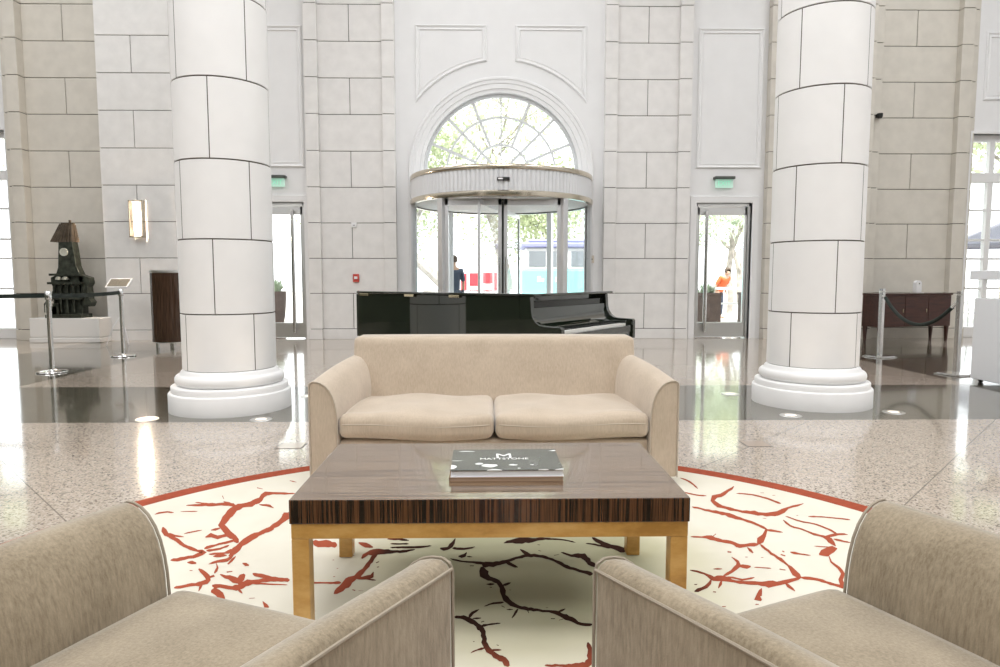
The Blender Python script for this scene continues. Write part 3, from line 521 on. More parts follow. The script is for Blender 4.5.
def stone_run(name, x0, x1, yf, m, joints=(), odd=False, base=True):
    """a run of stone blocks with open joints over a dark bed"""
    b = MB(); g = .006
    xs = [x0] + sorted(joints) + [x1]
    for k in range(len(JZ) - 1):
        split = (k % 2 == 1) if odd else (k % 2 == 0)
        cols = list(zip(xs[:-1], xs[1:])) if (joints and split) else [(x0, x1)]
        for a, c in cols:
            b.box(a + (g if a > x0 else 0), c - (g if c < x1 else 0), yf, yf + .34, JZ[k] + g, JZ[k + 1] - g)
    if base: b.box(x0 - .0, x1 + .0, yf - .025, yf + .34, 0, JZ[0] - g)
    b.box(x0 + .015, x1 - .015, yf + .018, yf + .32, 0, H, 1)
    return struct(b.build(name, [m, M['mortar']], smooth=0, bevel=.004, seg=1))
n = 0
RUNS = [(-3.34, -3.10, 12.53, 'stone_white', (), 0), (-3.10, -1.93, 12.60, 'stone_white', (-2.53,), 0), (-1.93, -1.70, 12.53, 'stone_white', (), 0),
        (2.16, 2.39, 12.53, 'stone_white', (), 0), (2.39, 3.53, 12.60, 'stone_white', (2.96,), 0), (3.53, 3.77, 12.53, 'stone_white', (), 0),
        (5.20, 5.40, 12.50, 'stone_beige', (), 0), (5.40, 7.10, 12.42, 'stone_beige', (6.3,), 1), (7.10, 7.27, 12.50, 'stone_beige', (), 0),
        (7.27, 8.76, 12.68, 'stone_beige', (7.99,), 0), (8.76, 8.99, 12.55, 'stone_beige', (), 0), (8.99, 9.13, 12.63, 'stone_beige', (), 0),
        (-4.97, -4.80, 12.5, 'stone_grey', (), 0), (-5.67, -4.97, 12.6, 'stone_grey', (), 0),
        (-6.98, -5.67, 12.36, 'stone_grey', (-6.355,), 1), (-8.46, -6.98, 12.68, 'stone_beige', (-7.73,), 0), (-8.68, -8.46, 12.5, 'stone_beige', (), 0), (-8.80, -8.68, 12.58, 'stone_beige', (), 0)]
for i, (a, c, y, m, j, odd) in enumerate(RUNS): stone_run('trim_%d' % (i + 1), a, c, y, M[m], j, odd)

# mouldings on the smooth bays
PROF = [(0, 0), (0, .02), (.018, .035), (.036, .02), (.05, .012), (.07, .012), (.085, .022), (.095, 0)]
def frame(name, pts, closed=True):
    return struct(MB().sweep(pts, PROF, closed, YW + .06).build(name, M['moulding'], smooth=20))
def rect(x0, z0, x1, z1): return [(x0, z0), (x0, z1), (x1, z1), (x1, z0)][::-1]
frame('trim_18', rect(3.90, 3.20, 5.12, 5.74)); frame('trim_19', rect(-4.62, 3.20, -3.40, 5.74))
frame('trim_20', rect(9.28, 4.47, 11.5, 5.70)); frame('trim_21', rect(-11.2, 4.45, -8.98, 5.68))
for k, sgn in ((21, -1), (22, 1)):
    r2 = 1.98; pts = []
    xo, xi = cx + sgn * 1.58, cx + sgn * .26
    pts = [(xo, 5.77), (xi, 5.77)]
    ai = math.acos(.26 / 2.02); ao = math.acos(1.58 / 2.02)
    for i in range(13):
        a = ai + (ao - ai) * i / 12; pts.append((cx + sgn * 2.02 * math.cos(a), ZS + 2.02 * math.sin(a)))
    if sgn > 0: pts = pts[::-1]
    frame('trim_%d' % (k + 1), pts[::-1])
# arch casing
path = [(cx + R0, 2.93), (cx + R0, ZS)] + [(cx + R0 * math.cos(PI * i / 64), ZS + R0 * math.sin(PI * i / 64)) for i in range(1, 65)] + [(cx - R0, 2.93)]
ap = [(0, -.25), (0, .02), (-.06, .02), (-.07, .045), (-.15, .045), (-.165, .065), (-.22, .065), (-.23, .085), (-.265, .085), (-.28, .05), (-.285, 0)]
jp = [(0, -.25), (0, .03), (-.02, .065), (-.045, .065), (-.055, .085), (-.09, .085), (-.105, .05), (-.11, 0)]
struct(MB().sweep(path, ap, False, YW + .06).sweep([(cx + 1.62, 0), (cx + 1.62, 2.93)], jp, False, YW + .06).sweep([(cx - 1.62, 2.93), (cx - 1.62, 0)], jp, False, YW + .06).build('trim_24', M['moulding'], smooth=25))
# door casings
def casing(name, x0, x1, zt, wd=.13):
    p = [(x0, 0), (x0, zt), (x1, zt), (x1, 0)]
    struct(MB().sweep(p, [(0, -.1), (0, .02), (wd * .3, .03), (wd * .9, .035), (wd, .0)], False, YW + .06).build(name, M['moulding'], smooth=20))
casing('trim_25', 3.93, 4.99, 2.56); casing('trim_26', -4.49, -3.43, 2.56)
casing('trim_27', 9.12, 11.7, 3.85, .06); casing('trim_28', -11.6, -8.86, 3.85, .06)
struct(MB().box(-1.75, cx - 1.735, YW + .02, YW + .1, 0, .18).box(cx + 1.735, 2.22, YW + .02, YW + .1, 0, .18).build('baseboard_back', M['moulding'], smooth=0))

# fanlight
fan = bpy.data.objects.new('window_3', None); C.objects.link(fan); fan.location = (cx, YW + .16, ZS); fan['kind'] = 'structure'
pane = [( (R0 - .01) * math.cos(PI * i / 48), (R0 - .01) * math.sin(PI * i / 48)) for i in range(49)]
MB().prism(pane, -.004, .004).build('pane', M['glass'], fan, smooth=0)
g = MB()
def ring(r, wd=.035):
    pr = []
    p = [(r * math.cos(PI * i / 48), r * math.sin(PI * i / 48)) for i in range(49)]
    g.sweep(p, [(-wd / 2, -.03), (-wd / 2, .03), (wd / 2, .03), (wd / 2, -.03), (-wd / 2, -.03)], False, 0)
ring(1.41, .05); ring(1.02, .036); ring(.515, .036)
for i in range(1, 8):
    a = PI * i / 8; r0 = 0 if i in (2, 4, 6) else .515
    g.bar((r0 * math.cos(a), 0, r0 * math.sin(a)), (1.41 * math.cos(a), 0, 1.41 * math.sin(a)), .030, .05)
g.box(-1.43, 1.43, -.05, .05, -.08, .03)
g.build('window_frame', mat('grey_painted_muntin', (.66, .67, .68), .5), fan, smooth=30)

# tall windows left and right
def tall_window(name, x0, x1, xs):
    o = bpy.data.objects.new(name, None); C.objects.link(o); o.location = (0, YW + .25, 0); o['kind'] = 'structure'
    MB().box(x0, x1, -.004, .004, .2, 3.8).build('pane', M['glass'], o, smooth=0)
    f = MB()
    f.box(x0, x1, -.05, .05, 0, .20); f.box(x0, x1, -.06, .06, 3.74, 3.85); f.box(x0, x1, -.08, .08, 2.97, 3.15)
    f.box(x0, x0 + .06, -.06, .06, 0, 3.85); f.box(x1 - .06, x1, -.06, .06, 0, 3.85)
    for x in xs: f.box(x - .05, x + .05, -.055, .055, 0, 3.85)
    for z in (.95, 1.52, 1.88, 2.45): f.box(x0, x1, -.03, .03, z - .022, z + .022)
    f.build('window_frame', M['moulding'], o, smooth=0, bevel=.006, seg=1)
    h = MB()
    for x in xs: h.cyl(x, -.1, 1.05, 1.3, .012)
    h.build('handle', M['steel'], o)
tall_window('window_1', -11.6, -8.86, [-9.55, -10.25, -10.95])
tall_window('window_2', 9.12, 11.7, [9.63, 10.3, 11.0])

# glazed side doors
def side_door(name, x0, x1, bar_x):
    o = bpy.data.objects.new(name, None); C.objects.link(o); o.location = (0, YW + .18, 0); o['kind'] = 'structure'
    f = MB()
    f.box(x0, x0 + .05, -.07, .07, 0, 2.56); f.box(x1 - .05, x1, -.07, .07, 0, 2.56); f.box(x0, x1, -.07, .07, 2.50, 2.56)
    f.build('door_frame', M['steel'], o, smooth=0, bevel=.004, seg=1)
    l = MB(); a, c = x0 + .055, x1 - .055
    l.box(a, a + .045, -.03, .03, .02, 2.49); l.box(c - .045, c, -.03, .03, .02, 2.49); l.box(a, c, -.03, .03, 2.34, 2.49); l.box(a, c, -.035, .035, .02, .30)
    leaf = l.build('door_leaf', M['steel'], o, smooth=0, bevel=.004, seg=1)
    MB().box(a + .045, c - .045, -.005, .005, .30, 2.34).build('pane', M['glass'], leaf, smooth=0)
    h = MB(); h.cyl(bar_x, -.11, .12, 2.42, .034, 16)
    for z in (.3, 1.2, 2.3): h.bar((bar_x, -.11, z), (bar_x, -.02, z), .016)
    h.build('handle', M['chrome'], leaf)
side_door('door_1', -4.49, -3.43, -3.66); side_door('door_2', 3.93, 4.99, 4.14)

# ------------------------------------------------------------------ columns
def column(x, y, label, off, oddoff):
    t = thing('stone_column', label, 'column', (x, y, 0), 0, kind='thing')
    rs = .392; g = .005
    core = MB(); core.lathe([(rs - .008, .33), (rs - .008, H - .03)], 64); core.build('joint_bed', M['mortar'], t)
    b = MB()
    zs = [.36, .85, 1.478, 2.132, 2.79, 3.462, 4.13, 4.80, 5.47, 6.14, 6.81, 7.48, H - .02]
    for k in range(len(zs) - 1):
        o = off if k % 2 == 0 else oddoff
        da = g / rs * .8
        for q in range(4):
            a = o + q * PI / 2
            r1 = rs - .008
            b.lathe([(r1, zs[k] + g), (rs, zs[k] + g + .002), (rs, zs[k + 1] - g - .002), (r1, zs[k + 1] - g)], 18, (0, 0, 0), 0, a + da, a + PI / 2 - da)
    b.build('shaft', M['column'], t, smooth=40)
    pr = [(0, 0), (.515, 0), (.515, .155), (.508, .165), (.492, .168), (.492, .215), (.486, .222), (.450, .226)]
    for i in range(11):
        a = -PI / 2 + PI * i / 10; pr.append((.425 + .034 * math.cos(a), .273 + .046 * math.sin(a)))
    pr += [(.415, .325), (.408, .345), (.392, .362), (0, .362)]
    MB().lathe(pr, 96).build('base', M['column'], t, smooth=50)
CL, CR = (-2.31, 5.98), (3.01, 6.11)
column(*CL, 'white stone column beside the dark wood bin, left of the sofa', math.atan2(-6.05, 2.40) + .52, math.atan2(-6.05, 2.40) - .28)
column(*CR, 'white stone column beside the velvet rope posts, right of the sofa', math.atan2(-6.12, -3.03) - .47, math.atan2(-6.12, -3.03) + .45)

# ------------------------------------------------------------------ revolving door
rd = thing('revolving_door', 'large glass revolving door with ribbed white canopy and champagne rims under the arched window', 'revolving door', (cx, 12.55, 0), kind='thing')
R = 1.65
MB().lathe([(R - .03, 2.905), (R + .02, 2.905), (R + .03, 2.925), (R + .03, 2.965), (R + .02, 2.985), (R - .03, 2.985)], 96).build('upper_rim', M['gold'], rd)
MB().lathe([(R - .05, 2.475), (R + .03, 2.475), (R + .035, 2.50), (R + .035, 2.55), (R + .02, 2.565), (R - .03, 2.565)], 96).build('lower_rim', M['gold'], rd)
fl = MB(); NF = 132; vs = []; 
for i in range(NF * 4):
    a = 2 * PI * i / (NF * 4); r = R + (-.012, .004, .010, .004)[i % 4]
    vs += [(r * math.cos(a), r * math.sin(a), 2.56), (r * math.cos(a), r * math.sin(a), 2.91)]
k = NF * 4
fl.add(vs, [(2 * i, 2 * ((i + 1) % k), 2 * ((i + 1) % k) + 1, 2 * i + 1) for i in range(k)])
fl.build('canopy_band', mat('ribbed_white_metal', (.80, .81, .83), .3, .35), rd, smooth=60)
MB().lathe([(0, 2.97), (R - .02, 2.97), (R - .02, 2.92), (0, 2.92)], 64).lathe([(0, 2.50), (R - .03, 2.50), (R - .03, 2.53), (0, 2.53)], 64).build('canopy_top', M['white_wall'], rd)
sn = MB().box(-.10, .10, -R - .06, -R + .02, 2.715, 2.765).build('motion_sensor', M['black'], rd, bevel=.008)
MB().box(-.085, -.01, -R - .063, -R - .055, 2.728, 2.752).build('sensor_lens', M['chrome'], sn)
half = math.radians(39)
for sg in (-1, 1):
    a0 = -PI / 2 + half if sg > 0 else -PI / 2 - half - math.radians(95)
    MB().lathe([(R - .008, .06), (R - .008, 2.48)], 40, a0=a0, a1=a0 + math.radians(95)).build('curved_glass', M['glass_curved'], rd)
    MB().lathe([(R - .04, 0), (R + .02, 0), (R + .02, .07), (R - .04, .07), (R - .04, 0)], 40, a0=a0, a1=a0 + math.radians(95)).build('base_rail', M['silver'], rd)
    for a in (-PI / 2 + sg * half, PI / 2 - sg * half, -PI / 2 + sg * math.radians(80)):
        x, y = (R - .02) * math.cos(a), (R - .02) * math.sin(a); ww = .055 if abs(math.sin(a)) > .5 else .03
        MB().box(-ww, ww, -.045, .045, 0, 2.49, mx=Matrix.Translation((x, y, 0)) @ Matrix.Rotation(a + PI / 2, 4, 'Z')).build('post', M['silver'], rd, smooth=0, bevel=.006)
yl = -R * math.cos(half) + .02; xe = R * math.sin(half) - .07
for sg in (-1, 1):
    a, c = (-xe, -.02) if sg < 0 else (.02, xe)
    l = MB().box(a, a + .06, yl - .025, yl + .025, .02, 2.47).box(c - .06, c, yl - .025, yl + .025, .02, 2.47).box(a, c, yl - .025, yl + .025, 2.36, 2.47).box(a, c, yl - .025, yl + .025, .02, .20)
    lf = l.build('door_leaf', M['silver'], rd, smooth=0, bevel=.005)
    MB().box(a + .06, c - .06, yl - .004, yl + .004, .2, 2.36).build('pane', M['glass'], lf, smooth=0)
    MB().cyl(a + .03 if sg > 0 else c - .03, yl - .06, .9, 1.5, .013).build('handle', M['chrome'], lf)
MB().box(-.02, .02, yl - .012, yl + .012, .02, 2.47).build('seal', M['black'], rd, smooth=0)
MB().cyl(0, 0, 0, 2.5, .05).build('centre_shaft', M['silver'], rd)
for k in range(2):
    a = math.radians(75 + 180 * k)
    mx = Matrix.Rotation(a, 4, 'Z')
    wg = MB().box(.06, .11, -.02, .02, .03, 2.45, 0, mx).box(1.50, 1.55, -.02, .02, .03, 2.45, 0, mx).box(.06, 1.55, -.02, .02, 2.36, 2.45, 0, mx).box(.06, 1.55, -.02, .02, .03, .16, 0, mx).build('wing', M['silver'], rd, smooth=0)
    MB().box(.11, 1.50, -.004, .004, .16, 2.36, 0, mx).build('pane', M['glass'], wg, smooth=0)
cr = MB().box(-.045, .045, -.03, .03, -.07, .07).build('card_reader', mat('beige_plate', (.66, .60, .52), .4), smooth=0, bevel=.006, loc=(1.94, 12.535, 1.50))
tag(cr, 'small white switch box on the right jamb of the revolving door', 'switch')
MB().box(-.012, .012, -.034, -.03, -.012, .012).build('button', M['black'], cr)

# ------------------------------------------------------------------ small wall things
def exit_sign(x, label):
    t = thing('exit_sign', label, 'exit sign', (x, YW + .06, 2.99), kind='thing')
    MB().box(-.19, .19, -.14, 0, 0, .05).build('housing', mat('dark_housing', (.07, .08, .07), .4), t, bevel=.01)
    MB().box(-.165, .165, -.075, -.065, -.155, 0).build('panel', M['exit_green'], t, smooth=0)
    lettering('EXIT', .12, (0, -.078, -.078), (PI / 2, 0, 0), M['exit_letter'], t)
exit_sign(4.42, 'green glass exit sign on the wall over the glazed door right of the arch')
exit_sign(-3.92, 'green glass exit sign over the glazed door beside the left column')

sc = thing('wall_sconce', 'lit rectangular sconce on the stone wall above the dark wood bin', 'wall lamp', (-6.32, 12.36, 1.88), kind='thing')
MB().box(-.05, .05, -.03, 0, .18, .5).build('backplate', M['steel'], sc, bevel=.004)
fr = MB()
for a in (-.115, .115):
    fr.box(a - .008, a + .008, -.15, -.03, 0, .66)
fr.box(-.12, .12, -.15, -.03, .64, .665).box(-.12, .12, -.15, -.03, 0, .02)
fr.build('sconce_frame', M['gold'], sc, smooth=0)
MB().lathe([(0, .03), (.045, .03), (.045, .63), (0, .63)], 20, (0, -.09, 0)).build('lamp_tube', M['lamp_glow'], sc)
MB().box(-.108, .108, -.148, -.142, .02, .64).build('shade_glass', M['glass'], sc, smooth=0)
for z in (.1, .33, .56):
    l = bpy.data.lights.new('sconce_lamp', 'POINT'); l.energy = 34; l.color = (1, .78, .58); l.shadow_soft_size = .04
    o = bpy.data.objects.new('sconce_lamp', l); C.objects.link(o); o.parent = sc; o.location = (0, -.155, z)

fa = MB().box(-.055, .055, -.04, 0, -.075, .075).build('fire_alarm', M['red'], bevel=.006, loc=(-2.47, 12.6, 1.15)); tag(fa, 'small red fire alarm pull station on the pale stone pier', 'fire alarm')
MB().box(-.03, .03, -.05, -.04, -.02, .03).build('pull_handle', M['white_plastic'], fa, bevel=.003)
pl = MB().box(-.05, .05, -.03, 0, -.04, .05).build('sensor_box', M['white_plastic'], bevel=.006, loc=(-2.49, 12.6, 2.13)); tag(pl, 'small white sensor box on the stone pier above the red fire alarm', 'sensor')
MB().box(-.02, .02, -.034, -.03, -.01, .005).build('lens', mat('grey_lens', (.3, .3, .32), .3), pl)
cm = thing('wall_camera', 'small black camera on the beige stone edge right of the right column', 'camera', (7.20, 12.5, 4.13), kind='thing')
MB().cyl(0, -.02, -.03, .03, .035).build('bracket', M['black'], cm)
MB().lathe([(0, -.09), (.035, -.085), (.05, -.05), (.05, 0), (0, 0)], 20, (0, -.09, .03)).build('dome', M['black'], cm)

# floor fittings
def uplight(x, y, label, lit=True):
    t = thing('floor_uplight', label, 'floor light', (x, y, 0), kind='thing')
    MB().lathe([(.046, .0), (.046, .005), (.085, .005), (.09, .001), (.09, 0)], 32).build('rim', M['steel'], t)
    MB().lathe([(0, .003), (.046, .003)], 32).build('lens', M['floor_glow'] if lit else M['steel'], t)
    if lit:
        l = bpy.data.lights.new('uplight_lamp', 'SPOT'); l.energy = 7; l.color = (1, .86, .7); l.spot_size = math.radians(110); l.shadow_soft_size = .05; l.spot_blend = .8
        o = bpy.data.objects.new('lamp', l); C.objects.link(o); o.parent = t; o.location = (0, 0, .02); o.rotation_euler = (PI, 0, 0)
uplight(-2.80, 5.45, 'round lit uplight set in the floor at the left front of the left column')
uplight(-1.86, 5.42, 'round lit uplight set in the floor at the right front of the left column')
uplight(2.55, 5.50, 'round lit uplight set in the floor at the left front of the right column')
uplight(3.50, 5.62, 'round lit uplight set in the floor at the right front of the right column')
uplight(2.42, 6.55, 'round uplight in the floor behind and left of the right column')
uplight(-1.75, 6.50, 'round uplight in the floor behind and right of the left column')
def floor_box(x, y, label):
    t = thing('floor_outlet', label, 'floor outlet', (x, y, 0), kind='thing')
    MB().box(-.09, .09, -.08, .08, 0, .0015).build('plate', mat('outlet_rim', (.12, .11, .10), .4), t, smooth=0)
    MB().box(-.083, .083, -.073, .073, .0015, .0025).build('cover', mat('outlet_cover', (.42, .34, .28), .1), t, smooth=0)
floor_box(-1.36, 4.55, 'square steel outlet cover in the floor left of the sofa')
floor_box(1.87, 4.55, 'square steel outlet cover in the floor right of the sofa')

# ------------------------------------------------------------------ carpet
def carpet():
    b = MB(); R1, R2, z = 2.25, 2.145, .012; n = 160; x0, y0 = CARPET
    P = lambda r, zz, i: (x0 + r * math.cos(2 * PI * i / n), y0 + r * math.sin(2 * PI * i / n), zz)
    b.add([P(R2, z, i) for i in range(n)], [tuple(range(n))], 0)
    vs = [P(R2, z, i) for i in range(n)] + [P(R1, z, i) for i in range(n)] + [P(R1 + .004, 0.0005, i) for i in range(n)]
    fs = [(i, n + i, n + (i + 1) % n, (i + 1) % n) for i in range(n)] + [(n + i, 2 * n + i, 2 * n + (i + 1) % n, n + (i + 1) % n) for i in range(n)]
    b.add(vs, fs, 1)
    def inside(p): return math.hypot(p[0] - x0, p[1] - y0) < R2 - .003
    k = 0
    def ribbon(Ls, Rs):
        nonlocal k
        zz = z + .0006 + .00001 * (k % 40); k += 1
        vs = []
        for l, r in zip(Ls, Rs): vs += [(l[0], l[1], zz), (r[0], r[1], zz)]
        fs = [(2 * i, 2 * i + 1, 2 * i + 3, 2 * i + 2) for i in range(len(Ls) - 1) if all(inside(q) for q in (Ls[i], Rs[i], Ls[i + 1], Rs[i + 1]))]
        b.add(vs, fs, 2)
    for d in VEINS:
        ribbon([(d[i] / 1000, d[i + 1] / 1000) for i in range(0, len(d), 4)], [(d[i + 2] / 1000, d[i + 3] / 1000) for i in range(0, len(d), 4)])
    # the rest of the pattern, where furniture hides it in the photograph
    rnd = random.Random(5)
    def hidden(p):
        x, y = p
        if not inside(p): return False
        if y < 1.85: return True
        if 3.05 < y: return abs(x) < 1.0
        return y < 2.2 and (-.40 < x < -.2 or x > .55)
    def walk(x, y, a, w, L):
        pts = []
        for s in range(L):
            pts.append((x, y, w * (1 - s / L) + .004)); a += rnd.uniform(-.45, .45)
            x += .035 * math.cos(a); y += .035 * math.sin(a)
            if not hidden((x, y)): break
            if rnd.random() < .12 and w > .012: walk(x, y, a + rnd.choice((-1, 1)) * rnd.uniform(.6, 1.2), w * .6, L // 2)
        if len(pts) < 3: return
        Ls, Rs = [], []
        for i, (px, py, ww) in enumerate(pts):
            q = pts[min(i + 1, len(pts) - 1)]; o = pts[max(i - 1, 0)]; t = math.atan2(q[1] - o[1], q[0] - o[0]) + PI / 2; h = ww * rnd.uniform(.35, .65)
            Ls.append((px + h * math.cos(t), py + h * math.sin(t))); Rs.append((px - h * math.cos(t), py - h * math.sin(t)))
        ribbon(Ls, Rs)
    for _ in range(190):
        x, y = rnd.uniform(-2.1, 2.1), rnd.uniform(-.1, 4.2)
        if hidden((x, y)): walk(x, y, rnd.uniform(0, 6.28), rnd.uniform(.012, .05), rnd.randint(12, 34))
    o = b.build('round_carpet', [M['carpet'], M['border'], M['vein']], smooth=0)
    return tag(o, 'round cream carpet with rust red vein pattern and red border under the coffee table', 'carpet')
carpet()
ZC = .0135
# ------------------------------------------------------------------ upholstery
def rounded_slab(x0, x1, y0, y1, z0, z1, r, bulge=(0, 0, 0), n=14, shape=None):
    """soft box: rounded by radius r, faces bulging by the given amounts"""
    b = MB(); bm = bmesh.new()
    bmesh.ops.create_cube(bm, size=2)
    bmesh.ops.subdivide_edges(bm, edges=bm.edges[:], cuts=n, use_grid_fill=True)
    c = Vector(((x0 + x1) / 2, (y0 + y1) / 2, (z0 + z1) / 2)); h = Vector(((x1 - x0) / 2, (y1 - y0) / 2, (z1 - z0) / 2))
    def ease(t):  # more rows near the edges so the rounding is smooth
        return math.copysign(1 - (1 - abs(t)) ** 1.6, t)
    for v in bm.verts:
        p = Vector([ease(v.co[i]) * h[i] for i in range(3)])
        q = Vector([max(-(h[i] - r), min(h[i] - r, p[i])) for i in range(3)])
        d = p - q
        if d.length > 1e-9: p = q + d.normalized() * r
        u = [p[i] / h[i] for i in range(3)]
        for i in range(3):
            o = [u[j] for j in range(3) if j != i]
            p[i] += bulge[i] * u[i] * (1 - o[0] ** 2) * (1 - o[1] ** 2)
        if shape: p = shape(p, u)
        v.co = p + c
    bm.verts.index_update()
    b.add([v.co.copy() for v in bm.verts], [tuple(v.index for v in f.verts) for f in bm.faces]); bm.free()
    return b

def arm_profile(n=10):
    """front outline of an arm, x from 0 at the outer face inward, z from 0 to 1 of its height"""
    pts = [(0, 0), (0, .955), (.006, .985), (.022, 1.0), (.045, .997)]
    # quarter-round shoulder falling to the seat and easing outwards at the foot
    for x, z in ((.066, .985), (.090, .955), (.112, .905), (.128, .845), (.140, .77), (.147, .69), (.150, .6), (.151, .45), (.151, .2), (.151, 0)): pts.append((x, z))
    return pts
def make_arm(side, xf, xb, yf, yb, zf, zb, z0, m, parent, pipe):
    """side -1 = left arm; xf/xb: outer face at front/back"""
    b = MB(); pf = arm_profile(); N = 12; rings = []
    for i in range(N + 1):
        t = i / N; y = yf + (yb - yf) * t; xo = xf + (xb - xf) * (t ** 1.15); zt = zf + (zb - zf) * t + .012 * math.sin(PI * t)
        rings.append([(side * (xo - px), y, z0 + pz * (zt - z0)) for px, pz in pf])
    m_ = len(pf); vs = [p for r in rings for p in r]
    fs = [(i * m_ + k, i * m_ + (k + 1) % m_, (i + 1) * m_ + (k + 1) % m_, (i + 1) * m_ + k) for i in range(N) for k in range(m_)]
    fs += [tuple(range(m_)), tuple(range(N * m_, (N + 1) * m_))]
    b.add(vs, fs)
    arm = b.build('armrest', m, parent, smooth=38, bevel=.010, seg=3)
    # piping along the front outline and the outer top edge
    fp = [(side * (xf - px), yf + .001 * (-1 if yf < yb else 1), z0 + pz * (zf - z0)) for px, pz in pf]
    MB().tube(fp, .0036, 6).build('piping', M[pipe], arm)
    op = [(side * (xf + (xb - xf) * (t ** 1.15) - .001), yf + (yb - yf) * t, z0 + .965 * (zf + (zb - zf) * t + .012 * math.sin(PI * t) - z0)) for t in [i / 12 for i in range(13)]]
    MB().tube(op, .0036, 6).build('piping', M[pipe], arm)
    return arm

def loop_piping(x0, x1, y0, y1, z, r, rc, m, parent, f=None):
    pts = []
    for cx_, cy_, a in ((x1 - rc, y1 - rc, 0), (x0 + rc, y1 - rc, PI / 2), (x0 + rc, y0 + rc, PI), (x1 - rc, y0 + rc, 1.5 * PI)):
        for i in range(6): pts.append([cx_ + rc * math.cos(a + PI / 2 * i / 5), cy_ + rc * math.sin(a + PI / 2 * i / 5), z])
    full = []
    for i in range(len(pts)):
        p, q = pts[i], pts[(i + 1) % len(pts)]; d = math.hypot(q[0] - p[0], q[1] - p[1]); k = max(1, int(d / .04))
        for j in range(k): full.append([p[c] + (q[c] - p[c]) * j / k for c in range(3)])
    full.append(full[0])
    if f: full = [f(p) for p in full]
    return MB().tube(full, r, 6, caps=False).build('piping', m, parent)

# sofa, local: front at y=0, back at +y
def sofa():
    t = thing('sofa', 'beige velvet two seat sofa facing the camera behind the coffee table', 'sofa', (.035, 3.58, ZC), kind='thing')
    hw = 1.005; ms = M['sofa']
    for s in (-1, 1):
        make_arm(s, hw, .90, 0, .80, .585, .655, .05, ms, t, 'piping')
    rounded_slab(-.852, .852, .03, .82, .09, .258, .02).build('seat_base', ms, t)
    for s in (-1, 1):
        x0, x1 = (-.85, -.004) if s < 0 else (.004, .85)
        rr = random.Random(3 + s)
        def shp(p, u, s=s, rr=rr):
            if u[2] > .2: p.z += .010 * math.sin(u[0] * 5 + s) * math.sin(u[1] * 4 + 1) * (1 - u[0] ** 4)
            if u[1] < -.8: p.z -= .008 * math.cos(u[0] * 3.0 + s)
            return p
        cu = rounded_slab(x0, x1, -.01, .68, .262, .400, .045, (.004, .012, .022), 18, shp).build('seat_cushion', ms, t)
        loop_piping(x0 + .004, x1 - .004, -.012, .67, .345, .004, .05, M['piping'], cu, lambda p, s=s, x0=x0, x1=x1: [p[0], p[1] - .006 * (1 - ((p[0] - (x0 + x1) / 2) / .42) ** 2) * (1 if p[1] < .1 else 0), p[2] - .008 * math.cos((p[0] - (x0 + x1) / 2) / .42 * 3.0 + s) * (1 if p[1] < .1 else .2)])
    def lean(p, u):
        p.y += .06 * u[2]
        return p
    rounded_slab(-.90, .915, .64, .86, .20, .766, .035, (0, .012, .006), 16, lean).build('backrest', ms, t)
    for x in (-.82, .82):
        for y in (.08, .78): MB().box(x - .03, x + .03, y - .03, y + .03, 0, .10).build('leg', M['walnut'], t)
sofa()

def armchair(loc, rz, label, hw=.44):
    t = thing('armchair', label, 'armchair', loc, rz, kind='thing')
    ms = M['chair']
    # local: faces +y, arm fronts at y=0
    for s in (-1, 1):
        make_arm(s, hw, hw - .085, 0, -.80, .590, .595, .06, ms, t, 'chair_pipe')
    rounded_slab(-hw + .145, hw - .145, -.82, .0, .09, .245, .02).build('seat_base', ms, t)
    cu = rounded_slab(-hw + .152, hw - .152, -.72, .035, .248, .39, .04, (.004, .012, .022), 16).build('seat_cushion', ms, t)
    loop_piping(-hw + .156, hw - .156, -.71, .033, .365, .004, .05, M['chair_pipe'], cu)
    def lean(p, u):
        p.y -= .05 * u[2]; return p
    rounded_slab(-.37, .37, -.93, -.73, .18, .772, .04, (0, .01, .006), 14, lean).build('backrest', ms, t)
    for x in (-.33, .33):
        for y in (-.84, -.06): MB().box(x - .028, x + .028, y - .028, y + .028, 0, .10).build('leg', M['walnut'], t)
M['chair_pipe'] = mat('chair_piping', (.33, .28, .215), .8)
armchair((-.495, 1.462, ZC), math.radians(-23.5), 'taupe velvet armchair in the left foreground with its back to the camera', .462)
armchair((.612, 1.448, ZC), math.radians(24), 'taupe velvet armchair in the right foreground with its back to the camera')

# ------------------------------------------------------------------ coffee table and books
ct = thing('coffee_table', 'square coffee table with striped dark veneer top and honey wood legs on the round carpet', 'coffee table', (.007, 2.372, ZC), kind='thing')
tw, td = .624, .352; zt = .475 - ZC
def top_mesh():
    b = MB(); b.box(-tw, tw, -td, td, zt - .077, zt)
    me = b.build('tabletop', [M['ebony_edge'], M['ebony_top']], ct, smooth=0, bevel=.0025, seg=2)
    for p in me.data.polygons:
        if p.normal.z > .9: p.material_index = 1
    return me
top_mesh()
MB().box(-tw + .004, tw - .004, -td + .004, -td + .05, zt - .126, zt - .077).box(-tw + .004, tw - .004, td - .05, td - .004, zt - .126, zt - .077).box(-tw + .004, -tw + .05, -td + .05, td - .05, zt - .126, zt - .077).box(tw - .05, tw - .004, -td + .05, td - .05, zt - .126, zt - .077).build('apron', M['oak'], ct, smooth=0, bevel=.002)
for sx in (-1, 1):
    for sy in (-1, 1):
        x, y = sx * (tw - .031), sy * (td - .031)
        MB().box(x - .027, x + .027, y - .027, y + .027, 0, zt - .126).build('leg', M['oak'], ct, smooth=0, bevel=.003)
bk = thing('picture_book', 'hardcover book with black and white photo cover on top of the brown book', 'book', (.062, 2.335, .475 + .0147), math.radians(1), kind='thing')
bw, bd = .191, .135
MB().box(-bw + .003, bw - .003, -bd + .003, bd - .003, .003, .021).build('pages', M['book_pages'], bk, smooth=0)
